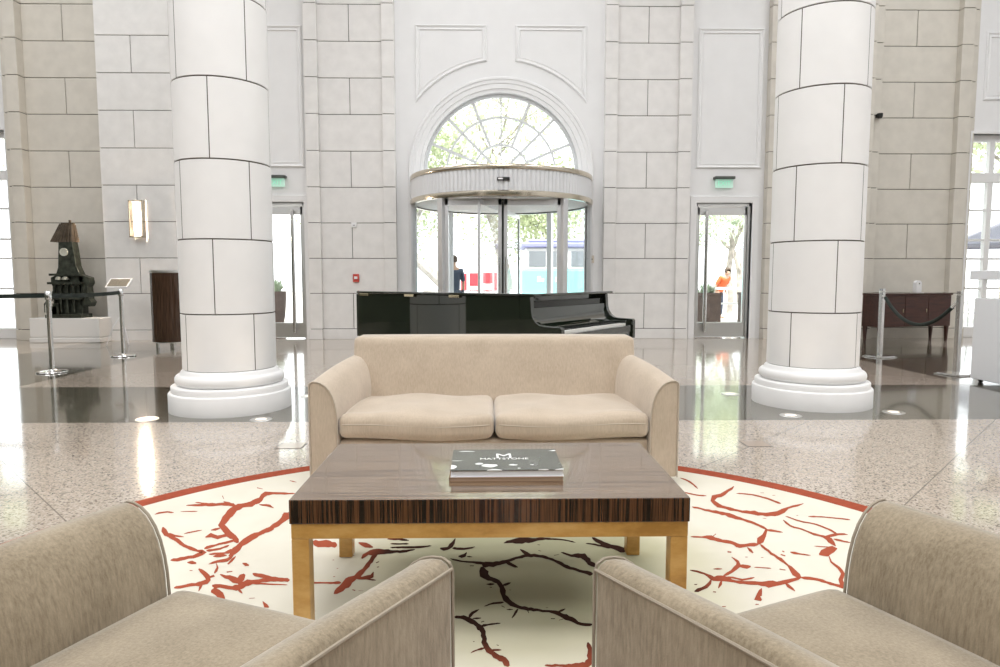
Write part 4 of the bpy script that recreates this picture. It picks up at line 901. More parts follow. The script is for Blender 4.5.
MB().box(-bw, bw, -bd, bd, .021, .0245).build('cover', M['cover'], bk, smooth=0, bevel=.001)
MB().box(-bw, bw, -bd, bd, 0, .003).build('back_cover', M['book_pages'], bk, smooth=0)
lettering('M', .085, (-.005, .040, .0248), (0, 0, 0), M['sign_white'], bk, .0002)
lettering('MATTSTONE', .030, (-.005, .003, .0248), (0, 0, 0), M['sign_white'], bk, .0002)
bb = thing('brown_book', 'thin brown book lying under the black and white picture book', 'book', (.060, 2.335, .4755), math.radians(.4), kind='thing')
MB().box(-.191, .191, -.138, .131, .0025, .0115).build('pages', mat('tan_pages', (.50, .37, .27), .6), bb, smooth=0)
MB().box(-.192, .192, -.140, .133, .0115, .014).box(-.192, .192, -.140, .133, 0, .0025).box(-.193, -.1905, -.140, .133, 0, .014).build('cover', M['book_brown'], bb, smooth=0)

# ------------------------------------------------------------------ grand piano
# local: x towards the keyboard end (0 = tail, L = key slip), y across from the bass side (0) to the treble side
th = math.radians(-36); L = 2.47; Wd = 1.48
N0 = Vector((.60, 5.42, 0)); s_ = Vector((math.cos(th), math.sin(th), 0))
pn = thing('grand_piano', 'closed black lacquered grand piano behind the sofa', 'piano', N0 - s_ * L, th, kind='thing')
zb, zt2 = .56, 1.0
out = [(L - .40, 0), (.12, 0), (.05, .02), (.012, .07), (0, .15), (0, .38), (.03, .50), (.12, .60)]
for i in range(1, 13):
    t = i / 12; out.append((.12 + (1.15 - .12) * t, .60 + (Wd - .60) * (3 * t * t - 2 * t ** 3)))
out += [(1.4, Wd), (L - .40, Wd)]
MB().prism(out, zb, zt2, ax='z').build('case', M['piano'], pn, smooth=30, bevel=.006)
def cheek(y0, y1):
    p = [(L - .42, zb), (L, zb), (L, .735), (L - .012, .752), (L - .17, .757), (L - .215, .765), (L - .255, .79), (L - .283, .83), (L - .297, .875), (L - .30, .93), (L - .305, zt2), (L - .42, zt2)]
    return MB().prism(p, y0, y1).build('cheek', M['piano'], pn, smooth=30, bevel=.004)
cheek(0, .055); cheek(Wd - .055, Wd)
MB().box(L - .40, L - .02, .055, Wd - .055, zb, .625).build('keybed', M['piano'], pn, smooth=0, bevel=.004)
MB().box(L - .045, L - .015, .055, Wd - .055, .625, .69).build('key_slip', M['piano'], pn, smooth=0, bevel=.004)
for a_, c_ in ((.055, .13), (Wd - .13, Wd - .055)):
    MB().box(L - .20, L - .045, a_, c_, .625, .735).build('key_block', M['piano'], pn, smooth=0, bevel=.006)
fbp = [(L - .20, .70), (L - .20, .735), (L - .24, .748), (L - .28, .775), (L - .305, .83), (L - .31, .90), (L - .33, .90), (L - .325, .82), (L - .30, .76), (L - .25, .725)]
MB().prism(fbp, .06, Wd - .06).build('fallboard', M['piano'], pn, smooth=40)
MB().box(L - .40, L - .335, .055, Wd - .055, .70, .955).build('name_board', M['pianoin'], pn, smooth=0, bevel=.003)
kw = (Wd - .26) / 52
wk = MB(); bkk = MB()
for i in range(52):
    y = .13 + kw * i; wk.box(L - .195, L - .047, y + .0006, y + kw - .0006, .69, .712)
    if (i % 7) in (0, 2, 3, 5, 6) and i < 51: bkk.box(L - .195, L - .10, y + kw - .006, y + kw + .006, .712, .724)
wk.build('white_keys', M['ivory'], pn, smooth=0); bkk.build('black_keys', M['black'], pn, smooth=0)
lo = [(x - (.02 if x < .5 else 0), y + (.012 if y > 0.01 else -.018)) for x, y in out]; lo[0] = (L - .40, -.018); lo[-1] = (L - .40, Wd + .015)
MB().prism(lo, zt2 + .002, zt2 + .024, ax='z').build('lid', M['piano'], pn, smooth=30, bevel=.006)
MB().box(L - .395, L - .255, -.018, Wd + .015, zt2 + .002, zt2 + .024).build('front_lid', M['piano'], pn, smooth=0, bevel=.006)
for x in (.14, .75, 1.3): MB().box(x, x + .12, -.022, -.002, zt2 - .022, zt2 + .002).build('hinge', M['brass'], pn, smooth=0, bevel=.003)
for x, y in ((.32, .33), (L - .5, .18), (L - .5, Wd - .18)):
    lg = MB().lathe([(0, zb), (.075, zb), (.075, .50), (.05, .47), (.045, .40), (.035, .12), (.04, .10), (.02, .085), (0, .085)], 8, (x, y, 0)).build('leg', M['piano'], pn)
    MB().lathe([(0, -.018), (.035, -.018), (.035, .018), (0, .018)], 20, mx=Matrix.Translation((x, y, .035)) @ Matrix.Rotation(PI / 2, 4, 'X')).cyl(x, y, .03, .09, .014).build('caster', M['brass'], lg)
ly = MB().box(L - .62, L - .56, Wd / 2 - .20, Wd / 2 - .17, .14, zb).box(L - .62, L - .56, Wd / 2 - .03, Wd / 2, .14, zb).box(L - .66, L - .52, Wd / 2 - .24, Wd / 2 + .04, .09, .15).build('pedal_lyre', M['piano'], pn, smooth=0, bevel=.005)
for k in range(3): MB().box(L - .53, L - .41, Wd / 2 - .19 + k * .07, Wd / 2 - .165 + k * .07, .07, .085).build('pedal', M['brass'], ly, bevel=.004)

# ------------------------------------------------------------------ left corner
pd = MB().box(-.625, .625, -.25, .25, 0, .085).box(-.615, .615, -.24, .24, .10, .44).box(-.60, .60, -.23, .23, .08, .11).build('stone_plinth', M['plinth'], smooth=0, bevel=.012, loc=(-7.53, 12.2, 0))
tag(pd, 'low white stone plinth under the bronze clock tower', 'plinth')
tt = thing('clock_tower_sculpture', 'dark bronze clock tower sculpture standing on the white plinth', 'sculpture', (-7.37, 12.15, .44), kind='thing')
MB().prism([(-.38, .0), (.12, .0), (.12, .42), (.16, .72), (.10, .78), (.04, .92), (0, 1.30), (-.01, 1.36), (-.25, 1.36), (-.28, .90), (-.33, .76), (-.42, .72), (-.42, .62), (-.38, .52)], -.09, .09).build('tower_shaft', M['bronze'], tt, smooth=0, bevel=.012)
rf = MB()
bot = [(-.37, -.10), (.0, -.10), (.0, .10), (-.37, .10)]; tp = [(-.22, -.05), (-.02, -.05), (-.02, .05), (-.22, .05)]
vs = [(x, y, 1.35) for x, y in bot] + [(x, y, 1.66) for x, y in tp]
rf.add(vs, [(0, 1, 2, 3), (7, 6, 5, 4)] + [(i, (i + 1) % 4, (i + 1) % 4 + 4, i + 4) for i in range(4)])
for i in range(8):
    t = i / 7; rf.bar((-.37 + .37 * t, -.105, 1.35), (-.22 + .20 * t, -.054, 1.67), .022, .022)
for i in range(5):
    t = i / 4
    rf.bar((-.375, -.09 + .18 * t, 1.35), (-.22, -.04 + .08 * t, 1.66), .02, .02); rf.bar((.005, -.09 + .18 * t, 1.35), (-.02, -.04 + .08 * t, 1.66), .02, .02)
rf.bar((-.23, 0, 1.67), (-.01, 0, 1.67), .05).bar((-.08, 0, 1.66), (-.08, 0, 1.74), .03)
rf.build('tower_roof', M['bronze_roof'], tt, smooth=0)
MB().lathe([(0, 0), (.055, 0), (.055, .02), (.07, .02), (.07, -.01)], 24, mx=Matrix.Translation((-.15, -.10, 1.17)) @ Matrix.Rotation(PI / 2, 4, 'X')).build('clock_face', M['cream_face'], tt)
wn = MB()
wn.prism([(.08, .22), (.24, .20), (.28, .28), (.24, .34), (.22, .55), (.26, .62), (.25, .72), (.14, .76), (.08, .78)], -.09, .09)
for k in range(3): wn.box(.12 + k * .045, .14 + k * .045, -.105, -.085, .33, .60)
wn.build('side_wing', M['bronze'], tt, smooth=0, bevel=.006)
bs = MB().box(-.36, .14, -.18, .16, 0, .07)
for k in range(5): bs.box(-.50 + k * .035, -.40 + k * .035, -.17, .08, 0, .06 + .05 * k)
for k in range(6): bs.bar((-.50 + k * .035, -.17, .10 + k * .05), (-.50 + k * .035, -.17, .24 + k * .05), .012)
bs.bar((-.50, -.17, .24), (-.32, -.17, .49), .02)
bs.build('stair_base', M['bronze'], tt, smooth=0)
ar = MB()
for k in range(4):
    x = -.35 + k * .115; ar.box(x, x + .03, -.155, -.12, .10, .56)
    ar.sweep([(x + .03 + .04 + .04 * math.cos(PI * i / 8), .56 + .045 * math.sin(PI * i / 8)) for i in range(9)], [(-.01, 0), (-.01, .03), (.012, .03), (.012, 0)], False, -.12)
ar.box(-.43, .17, -.18, -.10, .60, .64).box(-.40, .15, -.18, -.10, .33, .36).box(-.40, .15, -.165, -.1, .75, .79)
ar.build('arcade', M['bronze'], tt, smooth=0)
for k, x in enumerate((-.24, -.12)): MB().lathe([(0, .06), (.03, .055), (.05, .03), (.055, 0)], 14, (x, -.15, .68)).build('dome', M['pale_bronze'], tt)

# sign on easel
ss = thing('information_sign', 'small tilted bronze plaque on a thin white stand behind the belt posts', 'sign', (-6.35, 11.62, 0), kind='thing')
mx = Matrix.Translation((0, 0, 1.07)) @ Matrix.Rotation(math.radians(38), 4, 'X')
MB().box(-.19, .19, -.125, .125, -.02, 0, 0, mx).build('board', M['white_plastic'], ss, smooth=0, bevel=.004)
MB().box(-.165, .165, -.10, .10, 0, .004, 0, mx).build('plaque', M['plaque'], ss, smooth=0)
MB().tube([(0, .02, 1.05), (0, 0, .45)], .010).build('pole', M['white_plastic'], ss)
for x, y in ((-.19, -.12), (.19, -.12), (0, .2)):
    MB().tube([(0, 0, .50), (x * .55, y * .55, .30), (x, y, .008)], .008).build('leg', M['white_plastic'], ss)

# wood bin
bn = thing('waste_bin', 'tall round dark wood waste bin with steel rim beside the left column', 'waste bin', (-5.20, 11.05, 0), kind='thing')
MB().lathe([(0, .12), (.30, .12), (.30, 1.24), (0, 1.24)], 48).build('body', M['walnut'], bn)
MB().lathe([(.302, 1.235), (.306, 1.24), (.306, 1.275), (.27, 1.275), (.27, 1.24), (0, 1.24)], 48).build('rim', M['steel'], bn)
MB().lathe([(0, .10), (.25, .10), (.25, .12), (0, .12)], 32).build('base_plate', M['steel'], bn)
for k in range(4):
    a = .5 + k * PI / 2; MB().cyl(.22 * math.cos(a), .22 * math.sin(a), 0, .10, .03, 14).build('foot', M['chrome'], bn)

# belt posts
def belt_post(x, y, label, box=True):
    t = thing('belt_post', label, 'barrier post', (x, y, 0), kind='thing')
    MB().lathe([(0, 0), (.165, 0), (.17, .008), (.165, .018), (.05, .028), (.035, .04), (0, .04)], 40).build('base', M['chrome'], t)
    MB().cyl(0, 0, .03, .90, .028, 24).build('pole', M['chrome'], t)
    MB().lathe([(0, .89), (.035, .89), (.037, .90), (.037, .985), (.03, .995), (0, .995)], 24).build('belt_head', M['chrome'], t)
    return t
P1, P2 = (-5.35, 8.22), (-5.40, 9.92)
belt_post(*P1, 'chrome belt barrier post, the nearer of the two in front of the clock tower')
belt_post(*P2, 'chrome belt barrier post beside the tilted sign and the wood bin')
def belt(p, q, label, sag=.015):
    b = MB(); n = 12; vs = []
    for i in range(n + 1):
        t = i / n; x, y = p[0] + (q[0] - p[0]) * t, p[1] + (q[1] - p[1]) * t; z = .94 - sag * 4 * t * (1 - t)
        vs += [(x, y, z - .026), (x, y, z + .026)]
    d = Vector((q[1] - p[1], p[0] - q[0], 0)).normalized() * .0015
    vs = [(v[0] + d.x, v[1] + d.y, v[2]) for v in vs] + [(v[0] - d.x, v[1] - d.y, v[2]) for v in vs]; m2 = 2 * (n + 1)
    fs = []
    for i in range(n):
        a = 2 * i; fs += [(a, a + 1, a + 3, a + 2), (m2 + a, m2 + a + 2, m2 + a + 3, m2 + a + 1), (a, a + 2, m2 + a + 2, m2 + a), (a + 1, m2 + a + 1, m2 + a + 3, a + 3)]
    b.add(vs, fs); o = b.build('barrier_belt', M['belt'], smooth=0); tag(o, label, 'belt', kind='thing')
d12 = (Vector(P2) - Vector(P1)).normalized() * .038
belt((P1[0] + d12.x, P1[1] + d12.y), (P2[0] - d12.x, P2[1] - d12.y), 'black retractable belt between the two chrome posts')
P0 = (-8.4, 8.6); dl = (Vector(P0) - Vector(P1)).normalized() * .038
belt((P1[0] + dl.x, P1[1] + dl.y), (P0[0] - dl.x, P0[1] - dl.y), 'black belt running left from the nearer chrome post out of view')
belt_post(*P0, 'chrome belt barrier post out at the far left of the hall')

# rope posts
def rope_post(x, y, label):
    t = thing('rope_post', label, 'barrier post', (x, y, 0), math.radians(20), kind='thing')
    MB().box(-.16, .16, -.16, .16, 0, .012).box(-.14, .14, -.14, .14, .012, .022).build('base', M['chrome'], t, smooth=0, bevel=.004)
    MB().box(-.028, .028, -.028, .028, .02, 1.0).build('pole', M['chrome'], t, smooth=0, bevel=.004)
    MB().lathe([(0, .95), (.040, .95), (.040, .965), (0, .965)], 20).build('collar', M['steel'], t, smooth=0)
Q1, Q2 = (5.74, 9.62), (5.60, 7.82)
rope_post(*Q1, 'square chrome rope post beside the right column')
rope_post(*Q2, 'square chrome rope post beside the white kiosk')
rp = thing('velvet_rope', 'dark green velvet rope sagging between the two square chrome posts', 'rope', (0, 0, 0), kind='thing')
pp = []
for i in range(25):
    t = i / 24; tt_ = .05 + .87 * t; x = Q1[0] + (Q2[0] - Q1[0]) * tt_; y = Q1[1] + (Q2[1] - Q1[1]) * tt_
    z = .87 * (1 - t) + .80 * t - .30 * 4 * t * (1 - t) * .98
    pp.append((x, y, z))
MB().tube(pp, .024, 12).build('rope_body', M['belt'], rp)
MB().tube([pp[-1], (Q2[0] + .012, Q2[1] + .06, .87)], .020, 12).build('hook', M['chrome'], rp)
MB().tube([(Q1[0] - .01, Q1[1] - .035, .89), pp[0]], .020, 12).build('hook', M['chrome'], rp)

# ------------------------------------------------------------------ right corner
cn = thing('console_cabinet', 'red brown wooden console cabinet on tapered legs behind the velvet rope', 'cabinet', (7.62, 12.0, 0), math.radians(15), kind='thing')
MB().box(-.80, .80, -.20, .20, .28, .845).build('body', M['red_wood'], cn, smooth=0, bevel=.006)
MB().box(-.82, .82, -.215, .215, .845, .875).build('top', M['red_wood'], cn, smooth=0, bevel=.005)
for x0, x1 in ((-.78, -.27), (-.26, .26), (.27, .78)):
    dr = MB().box(x0, x1, -.212, -.20, .30, .83).build('door', M['red_wood'], cn, smooth=0, bevel=.003)
    MB().cyl(x1 - .05, -.222, .54, .60, .008).build('knob', M['brass'], dr)
for x in (-.76, .76):
    for y in (-.16, .16): MB().add([(x + a * s, y + b * s, z) for s, z in ((.016, 0), (.028, .28)) for a, b in ((-1, -1), (1, -1), (1, 1), (-1, 1))], [(3, 2, 1, 0), (4, 5, 6, 7), (0, 1, 5, 4), (1, 2, 6, 5), (2, 3, 7, 6), (3, 0, 4, 7)]).build('leg', M['red_wood'], cn, smooth=0)
wd = thing('sanitizer_dispenser', 'small white arched dispenser standing on the red brown console', 'dispenser', (7.78, 11.98, .875), math.radians(15), kind='thing')
MB().prism([(-.062, .02), (.062, .02), (.062, .17)] + [(.062 * math.cos(PI * i / 10), .17 + .062 * math.sin(PI * i / 10)) for i in range(1, 10)] + [(-.062, .17)], -.04, .04).build('body', M['white_plastic'], wd, smooth=30, bevel=.006)
MB().box(-.085, .085, -.07, .06, 0, .02).build('tray', M['steel'], wd, bevel=.004)
MB().lathe([(0, 0), (.012, 0), (.012, .004), (0, .004)], 12, mx=Matrix.Translation((0, -.041, .175)) @ Matrix.Rotation(PI / 2, 4, 'X')).build('sensor', M['black'], wd)

kk = thing('white_kiosk', 'white service podium with a dark slot handle at the right beside the rope post', 'podium', (5.75, 7.0, 0), 0, kind='thing')
MB().box(-.36, .36, -.2, .3, .04, .935).build('body', M['white_lam'], kk, smooth=0, bevel=.008)
MB().box(-.215, -.195, -.205, -.198, .44, .65).build('handle', M['black'], kk, smooth=0)
MB().box(-.43, .36, -.2, .3, 1.135, 1.235).build('raised_shelf', M['white_lam'], kk, smooth=0, bevel=.008)
for x in (-.19, .22): MB().box(x - .04, x + .04, 0, .12, .935, 1.135).build('support_post', M['gold'], kk, smooth=0)
for x in (-.28, .28):
    for y in (-.14, .24):
        MB().lathe([(0, -.015), (.02, -.015), (.02, .015), (0, .015)], 14, mx=Matrix.Translation((x, y, .02)) @ Matrix.Rotation(PI / 2, 4, 'X')).box(x - .03, x + .03, y - .02, y + .02, .034, .042).build('caster', M['rubber'], kk)
# ------------------------------------------------------------------ outside
pv = MB().box(-40, 40, 13.0, 60, -.25, -.02).build('ground_outside', M['pavement'], smooth=0); pv['kind'] = 'structure'
def tree(x, y, h, cr, label, seed, lean=0, nleaf=5200, zc=None, ms='leaf', group=None):
    rnd = random.Random(seed)
    t = thing('street_tree', label, 'tree', (x, y, -.02), rnd.uniform(0, 6) if not lean else 0, kind='thing', group=group)
    b = MB(); tips = []
    def branch(p, d, r, L, lv):
        pts = [p]; rs = [r]; n = 5
        for i in range(n):
            d = (d + Vector((rnd.uniform(-.22, .22), rnd.uniform(-.22, .22), rnd.uniform(-.05, .16)))).normalized()
            p = p + d * L / n; pts.append(p); rs.append(r * (1 - .45 * (i + 1) / n))
        b.tube(pts, rs, 8)
        if lv == 0: tips.append(p); return
        for k in range(3 if lv > 1 else 4):
            a = rnd.uniform(0, 6.28); dd = (d * .7 + Vector((math.cos(a), math.sin(a), rnd.uniform(.1, .6))) * .8).normalized()
            branch(p, dd, rs[-1] * .75, L * .68, lv - 1)
    branch(Vector((0, 0, 0)), Vector((lean, 0, 1)).normalized(), .20 * h / 6, h * .42, 3)
    b.build('trunk', M['bark'], t)
    lf = MB()
    for i in range(nleaf):
        c = rnd.choice(tips) + Vector((rnd.gauss(0, 1), rnd.gauss(0, 1), rnd.gauss(0, .8))) * cr * .30
        s = rnd.uniform(.07, .15); u = Vector((rnd.gauss(0, 1), rnd.gauss(0, 1), rnd.gauss(0, 1))).normalized(); v = u.orthogonal().normalized() * s * .55; u *= s
        lf.add([c - u, c + v, c + u, c - v], [(0, 1, 2, 3)])
    lf.build('foliage', M[ms], t, smooth=0)
tree(-.6, 21.5, 7.5, 3.0, 'leaning pale tree seen through the left leaf of the revolving door', 3, lean=-.75)
tree(4.2, 25.0, 8.5, 3.4, 'pale green tree seen through the right side of the fan window', 8)
tree(-4.5, 24.0, 8.0, 3.2, 'pale green tree outside the left glazed door', 14)
tree(.8, 29.0, 10, 3.6, 'tall pale tree seen through the middle of the fan window', 21)
tree(-17.5, 21.0, 7.5, 3.4, 'pale green tree outside the far left window', 31)
tree(15.8, 20.0, 7.0, 3.2, 'pale green tree outside the far right window', 37)

tree(3.2, 33.0, 5.2, 4.2, 'low pale tree far behind the teal bus', 44)
tree(-5.5, 34.0, 5.2, 4.2, 'low pale tree far behind the red and white hoarding', 47)
tree(11.5, 30.0, 6.0, 4.2, 'low pale tree far behind the palms', 52)

def palm(x, y, h, label, seed):
    rnd = random.Random(seed); t = thing('palm_tree', label, 'palm tree', (x, y, -.02), kind='thing')
    b = MB(); pts = [(0.05 * math.sin(i), 0, h * i / 10) for i in range(11)]
    b.tube(pts, [.085 + .015 * (i % 2) for i in range(11)], 12); b.build('trunk', M['bark'], t)
    f = MB()
    for k in range(22):
        a = 2 * PI * k / 22 + rnd.uniform(-.1, .1); el = rnd.uniform(.1, 1.2); Lf = rnd.uniform(1.1, 1.5); sp = []
        p = Vector((0, 0, h)); d = Vector((math.cos(a) * math.cos(el), math.sin(a) * math.cos(el), math.sin(el)))
        for i in range(9):
            sp.append(p.copy()); d = (d + Vector((0, 0, -.17))).normalized(); p = p + d * Lf / 8
        f.tube(sp, .012, 5)
        for i in range(1, 9):
            for s in (-1, 1):
                side = d.cross(Vector((0, 0, 1))).normalized() * s; q = sp[i]; e = q + side * .32 * (1 - abs(i - 4) / 8) + Vector((0, 0, -.12)) + d * .12
                w_ = d * .03; f.add([q - w_, q + w_, e], [(0, 1, 2)])
    f.build('frond', M['leaf_dark'], t, smooth=0)
palm(6.1, 19.8, 2.5, 'green palm tree beyond the right glazed door, left of the orange shirted person', 2)
palm(8.0, 22.0, 2.9, 'green palm tree beyond the right glazed door, right of the orange shirted person', 5)

def planter(x, y, wd, hh, label, m='planter', urn=False):
    t = thing('planter_box', label, 'planter', (x, y, -.02), kind='thing')
    if urn: MB().lathe([(0, 0), (wd * .34, 0), (wd * .44, hh * .3), (wd * .5, hh * .8), (wd * .5, hh), (wd * .42, hh), (wd * .40, hh * .85), (0, hh * .85)], 24).build('pot', M[m], t)
    else:
        MB().box(-wd / 2, wd / 2, -.25, .25, 0, hh).box(-wd / 2 - .02, wd / 2 + .02, -.27, .27, hh - .06, hh).build('box', M[m], t, smooth=0, bevel=.01)
    f = MB(); rnd = random.Random(int(x * 10))
    for i in range(160):
        a = rnd.uniform(0, 6.28); r = rnd.uniform(0, .3) * wd; c = Vector((r * math.cos(a), r * math.sin(a) * .6, hh - .05)); e = c + Vector((rnd.gauss(0, .12), rnd.gauss(0, .12), rnd.uniform(.12, .4)))
        s = Vector((.02, .02, 0)); f.add([c - s, c + s, e], [(0, 1, 2)])
    f.build('plant', M['leaf_dark'], t, smooth=0)
planter(-5.15, 16.2, .55, .85, 'brown urn planter outside the left glazed door, nearer the column', urn=True)
planter(-4.25, 16.5, .45, .85, 'brown urn planter outside the left glazed door, nearer the door handle', urn=True)
planter(5.45, 16.6, .60, .80, 'dark planter box outside the right glazed door behind its handle')
planter(6.75, 17.0, .50, .80, 'dark planter box outside the right glazed door beside the white fence')
fn = thing('terrace_fence', 'white low rail fence outside the right glazed door', 'fence', (0, 0, -.02), kind='thing')
for x in (6.0, 7.15, 8.3): MB().box(x - .03, x + .03, 18.0, 18.06, 0, .95).build('post', M['sign_white'], fn, smooth=0)
MB().box(6.0, 8.3, 18.01, 18.05, .85, .92).box(6.0, 8.3, 18.01, 18.05, .45, .5).build('rail', M['sign_white'], fn, smooth=0)

# people: one skinned body, clothes over it
def skinned(name, verts, edges, radii, m, parent, lv=2):
    me = bpy.data.meshes.new(name); me.from_pydata(verts, edges, []); o = bpy.data.objects.new(name, me); C.objects.link(o)
    sk = o.modifiers.new('skin', 'SKIN'); sk.use_smooth_shade = True
    for i, r in enumerate(radii): me.skin_vertices[0].data[i].radius = (r, r * .8) if not isinstance(r, tuple) else r
    me.skin_vertices[0].data[0].use_root = True
    s = o.modifiers.new('sub', 'SUBSURF'); s.levels = lv; s.render_levels = lv
    me.materials.append(m)
    if parent: o.parent = parent
    return o
def person(loc, rz, scale, shirt, trousers, label, bend=0):
    t = thing('person', label, 'person', loc, rz, kind='thing'); t.scale = (scale,) * 3
    def B(p):
        x, y, z = p
        if z > .95 and bend: # lean forward about the hips
            c, s = math.cos(bend), math.sin(bend); yy, zz = y, z - .95; y, z = yy * c - zz * s, .95 + zz * c + yy * s
        return (x, y, z)
    V = [(0, 0, .95), (0, 0, 1.12), (0, .01, 1.32), (0, .01, 1.45), (0, 0, 1.52), (0, -.015, 1.60), (0, -.01, 1.70)]
    Rr = [(.15, .11), (.135, .10), (.165, .115), (.12, .08), (.058, .058), (.075, .09), (.068, .085)]
    Ed = [(0, 1), (1, 2), (2, 3), (3, 4), (4, 5), (5, 6)]
    for s in (-1, 1):
        k = len(V)
        V += [(s * .17, .01, 1.42), (s * .24, .02, 1.18), (s * .25, -.05, .95), (s * .25, -.08, .88), (s * .245, -.10, .80), (s * .21, -.10, .83)]
        Rr += [.062, .046, .036, .030, .018, .012]
        Ed += [(3, k), (k, k + 1), (k + 1, k + 2), (k + 2, k + 3), (k + 3, k + 4), (k + 3, k + 5)]
        for q, (dx, dz) in enumerate(((-.02, -.085), (0, -.095), (.018, -.08))):
            V.append((s * (.25 + dx), -.10, .87 + dz)); Rr.append(.009); Ed.append((k + 3, len(V) - 1))
        k = len(V)
        V += [(s * .09, 0, .88), (s * .10, -.01, .50), (s * .10, .02, .10), (s * .10, -.02, .045), (s * .11, -.15, .035)]
        Rr += [.09, .062, .042, .045, .035]
        Ed += [(0, k), (k, k + 1), (k + 1, k + 2), (k + 2, k + 3), (k + 3, k + 4)]
    V = [B(v) for v in V]
    skinned('body', V, Ed, Rr, M['skin'], t)
    SV = [(0, 0, .86), (0, 0, 1.10), (0, .01, 1.32), (0, .01, 1.50)]; SR = [(.19, .14), (.165, .125), (.195, .14), (.13, .105)]; SE = [(0, 1), (1, 2), (2, 3)]
    for s in (-1, 1):
        k = len(SV); SV += [(s * .175, .01, 1.43), (s * .245, .02, 1.14)]; SR += [.092, .074]; SE += [(3, k), (k, k + 1)]
    skinned('shirt', [B(v) for v in SV], SE, SR, shirt, t)
    TV = [(0, 0, .97), (0, 0, .92)]; TR = [(.165, .122), (.168, .125)]; TE = [(0, 1)]
    for s in (-1, 1):
        k = len(TV); TV += [(s * .09, 0, .85), (s * .10, -.01, .50), (s * .10, .02, .09)]; TR += [.105, .082, .072]; TE += [(1, k), (k, k + 1), (k + 1, k + 2)]
    skinned('trousers', TV, TE, TR, trousers, t)
    hb = MB(); q = B((0, .012, 1.675))
    hb.lathe([(0, .115), (.05, .105), (.085, .07), (.10, .02), (.098, -.03), (.085, -.06)], 20, q, a0=-.5, a1=PI + .5); hb.lathe([(0, .115), (.05, .105), (.088, .07), (.099, .045)], 20, q)
    hb.build('hair', M['hair'], t)
person((-.77, 14.9, -.02), math.radians(195), .94, M['navy'], M['jeans'], 'person in slate blue shirt standing just outside the left half of the revolving door')
person((6.68, 19.2, -.02), math.radians(30), .86, M['orange'], M['trousers'], 'person in orange shirt leaning forward outside the right glazed door', bend=.5)

# teal trolley bus
bs_ = thing('teal_bus', 'teal and white bus parked outside the right half of the revolving door', 'bus', (2.9, 20.5, -.02), 0, kind='thing')
MB().box(-1.9, 1.9, -.9, .9, .65, 1.42).box(-1.9, 1.9, -.9, .9, .45, .66).build('body', M['teal'], bs_, smooth=0, bevel=.05, seg=3)
cab = MB().box(-1.8, 1.5, -.86, .86, 1.42, 2.05).build('window_band', M['sign_white'], bs_, smooth=0, bevel=.04)
for i in range(5):
    MB().box(-1.7 + i * .62, -1.2 + i * .62, -.885, -.855, 1.50, 1.95).build('bus_window', M['busglass'], cab, smooth=0, bevel=.01)
MB().box(-1.9, 1.55, -.95, .95, 2.05, 2.20).box(-1.7, 1.3, -.8, .8, 2.2, 2.3).build('bus_roof', M['purple'], bs_, smooth=0, bevel=.04)
for x in (-1.15, 1.2):
    MB().lathe([(0, -.1), (.22, -.1), (.33, -.09), (.36, -.05), (.36, .1), (0, .1)], 28, mx=Matrix.Translation((x, -.82, .36)) @ Matrix.Rotation(PI / 2, 4, 'X')).build('wheel', M['tyre'], bs_)
sw = MB()
for i, (w_, h_) in enumerate(((.10, .16), (.06, .10), (.09, .12), (.05, .09), (.08, .14), (.05, .09), (.07, .10))): sw.box(-1.45 + i * .13, -1.45 + i * .13 + w_, -.912, -.90, 1.05, 1.05 + h_)
sw.build('painted_marking', M['sign_white'], bs_, smooth=0)
MB().box(.15, .85, -.912, -.90, .85, 1.38).build('panel', M['sign_white'], bs_, smooth=0)
# red and white boards
hd = thing('advert_board', 'red and white advertising hoarding outside the left half of the revolving door', 'advertising board', (-.15, 18.6, -.02), 0, kind='thing')
MB().box(-.75, .70, -.02, .02, .30, 1.34).build('board', M['sign_white'], hd, smooth=0)
rd_ = MB().box(-.72, -.66, -.03, -.02, .32, 1.32).box(-.60, -.44, -.03, -.02, .32, 1.29).box(-.36, -.05, -.03, -.02, .95, 1.3).box(.0, .28, -.03, -.02, 1.02, 1.31).box(.32, .40, -.03, -.02, .32, 1.31).box(.48, .66, -.03, -.02, .32, 1.31)
rd_.build('red_print', M['sign_red'], hd, smooth=0)
gp = MB()
for i in range(6): gp.box(-.36 + i * .055, -.325 + i * .055, -.031, -.02, .45 + .06 * (i % 3), .85)
gp.build('grey_print', mat('grey_print', (.2, .22, .26), .6), hd, smooth=0)
for x in (-.7, .62): MB().box(x - .03, x + .03, .02, .07, 0, 1.25).build('post', M['steel'], hd, smooth=0)

# cafe furniture outside the right window
def cafe_chair(x, y, rz, label):
    t = thing('cafe_chair', label, 'chair', (x, y, -.02), rz, kind='thing', group='metal cafe chairs outside the right window')
    MB().box(-.21, .21, -.2, .2, .44, .46).build('seat', M['steel'], t, smooth=0, bevel=.005)
    MB().tube([(-.2, .2, .0), (-.21, .2, .46), (-.21, .25, .86), (.21, .25, .86), (.21, .2, .46), (.2, .2, 0)], .014, 8).build('back_frame', M['steel'], t)
    MB().box(-.2, .2, .225, .24, .62, .70).box(-.2, .2, .235, .25, .74, .82).build('backrest', M['steel'], t, smooth=0)
    for s in (-1, 1):
        MB().tube([(s * .2, -.18, 0), (s * .2, -.18, .66), (s * .2, .2, .66)], .014, 8).build('arm_leg', M['steel'], t)
cafe_chair(10.15, 13.75, .5, 'grey metal cafe chair just outside the right window')
cafe_chair(11.3, 14.6, -2.4, 'grey metal cafe chair farther right outside the right window')
um = thing('patio_umbrella', 'grey patio umbrella outside the right window', 'umbrella', (13.4, 17.0, -.02), 0, kind='thing')
MB().cyl(0, 0, 0, 2.6, .03).build('pole', M['steel'], um); MB().cyl(0, 0, 0, .08, .28, 24).build('base', M['steel'], um)
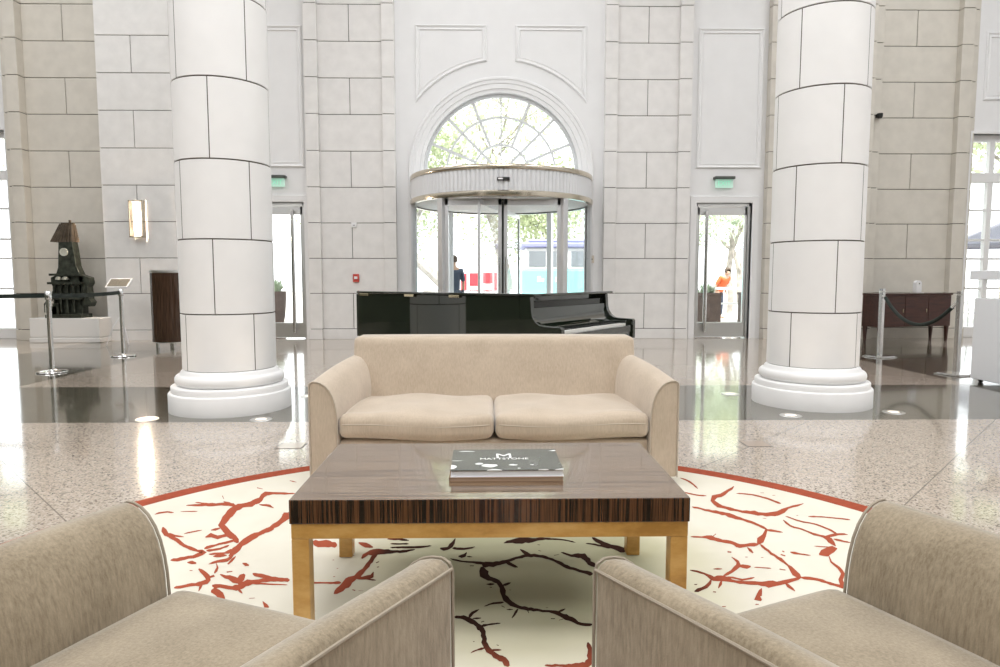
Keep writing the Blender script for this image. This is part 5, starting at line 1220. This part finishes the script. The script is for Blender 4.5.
MB().lathe([(0, 2.72), (.02, 2.70), (1.5, 2.02), (1.5, 1.96), (1.48, 2.0), (0, 2.64)], 8).build('canopy', M['umbrella'], um, smooth=0)

# ------------------------------------------------------------------ light
wld = bpy.data.worlds.new('sky'); SC.world = wld; wld.use_nodes = True
nt = wld.node_tree; bg = nt.nodes['Background']; bg.inputs[0].default_value = (.95, .98, 1.0, 1); bg.inputs[1].default_value = 3.2
def sun(e, rx, rz):
    l = bpy.data.lights.new('sun', 'SUN'); l.energy = e; l.angle = math.radians(1.5); l.color = (1, .97, .92)
    o = bpy.data.objects.new('sun', l); C.objects.link(o); o.rotation_euler = (math.radians(rx), 0, math.radians(rz))
sun(9, 32, -15)
KL = .335
def add_fill_panel(x, y, sx, sy, e, label, vis=True):  # invented overhead panel, added out of view to light the room
    t = thing('added_fill_panel', label, 'added fill light', (x, y, H), kind='thing', group='added fill panels')
    MB().box(-sx / 2 - .08, sx / 2 + .08, -sy / 2 - .08, sy / 2 + .08, -.04, 0).build('frame', M['moulding'], t, smooth=0)
    l = bpy.data.lights.new('fill_lamp', 'AREA'); l.shape = 'RECTANGLE'; l.size = sx; l.size_y = sy; l.energy = e; l.color = (.972, .988, 1)
    o = bpy.data.objects.new('fill_lamp', l); C.objects.link(o); o.parent = t; o.location = (0, 0, -.045)
for y, e in ((-3.4, 520), (.8, 560), (3.9, 500), (9.6, 360)):
    for x in (-7.4, 0, 7.4): add_fill_panel(x, y, 4.2, 2.6, e * KL, 'added fill panel on the unseen ceiling, lighting the room')

# ------------------------------------------------------------------ camera
cam = bpy.data.cameras.new('camera'); cam.lens = 24.01; cam.sensor_width = 36; cam.clip_start = .02; cam.clip_end = 200
co = bpy.data.objects.new('camera', cam); C.objects.link(co); co.location = (0, 0, 1.16)
co.rotation_euler = (PI / 2 - math.atan(56 / 667), 0, -math.atan(12 / 667))
SC.camera = co
SC.view_settings.view_transform = 'Standard'; SC.view_settings.look = 'None'; SC.view_settings.gamma = 1; SC.view_settings.exposure = 0
SC.view_settings.use_curve_mapping = False
SC.cycles.max_bounces = 10; SC.cycles.transparent_max_bounces = 24
SC.cycles.caustics_reflective = False; SC.cycles.caustics_refractive = False
SC.cycles.use_denoising = True
SC.cycles.sample_clamp_indirect = 6
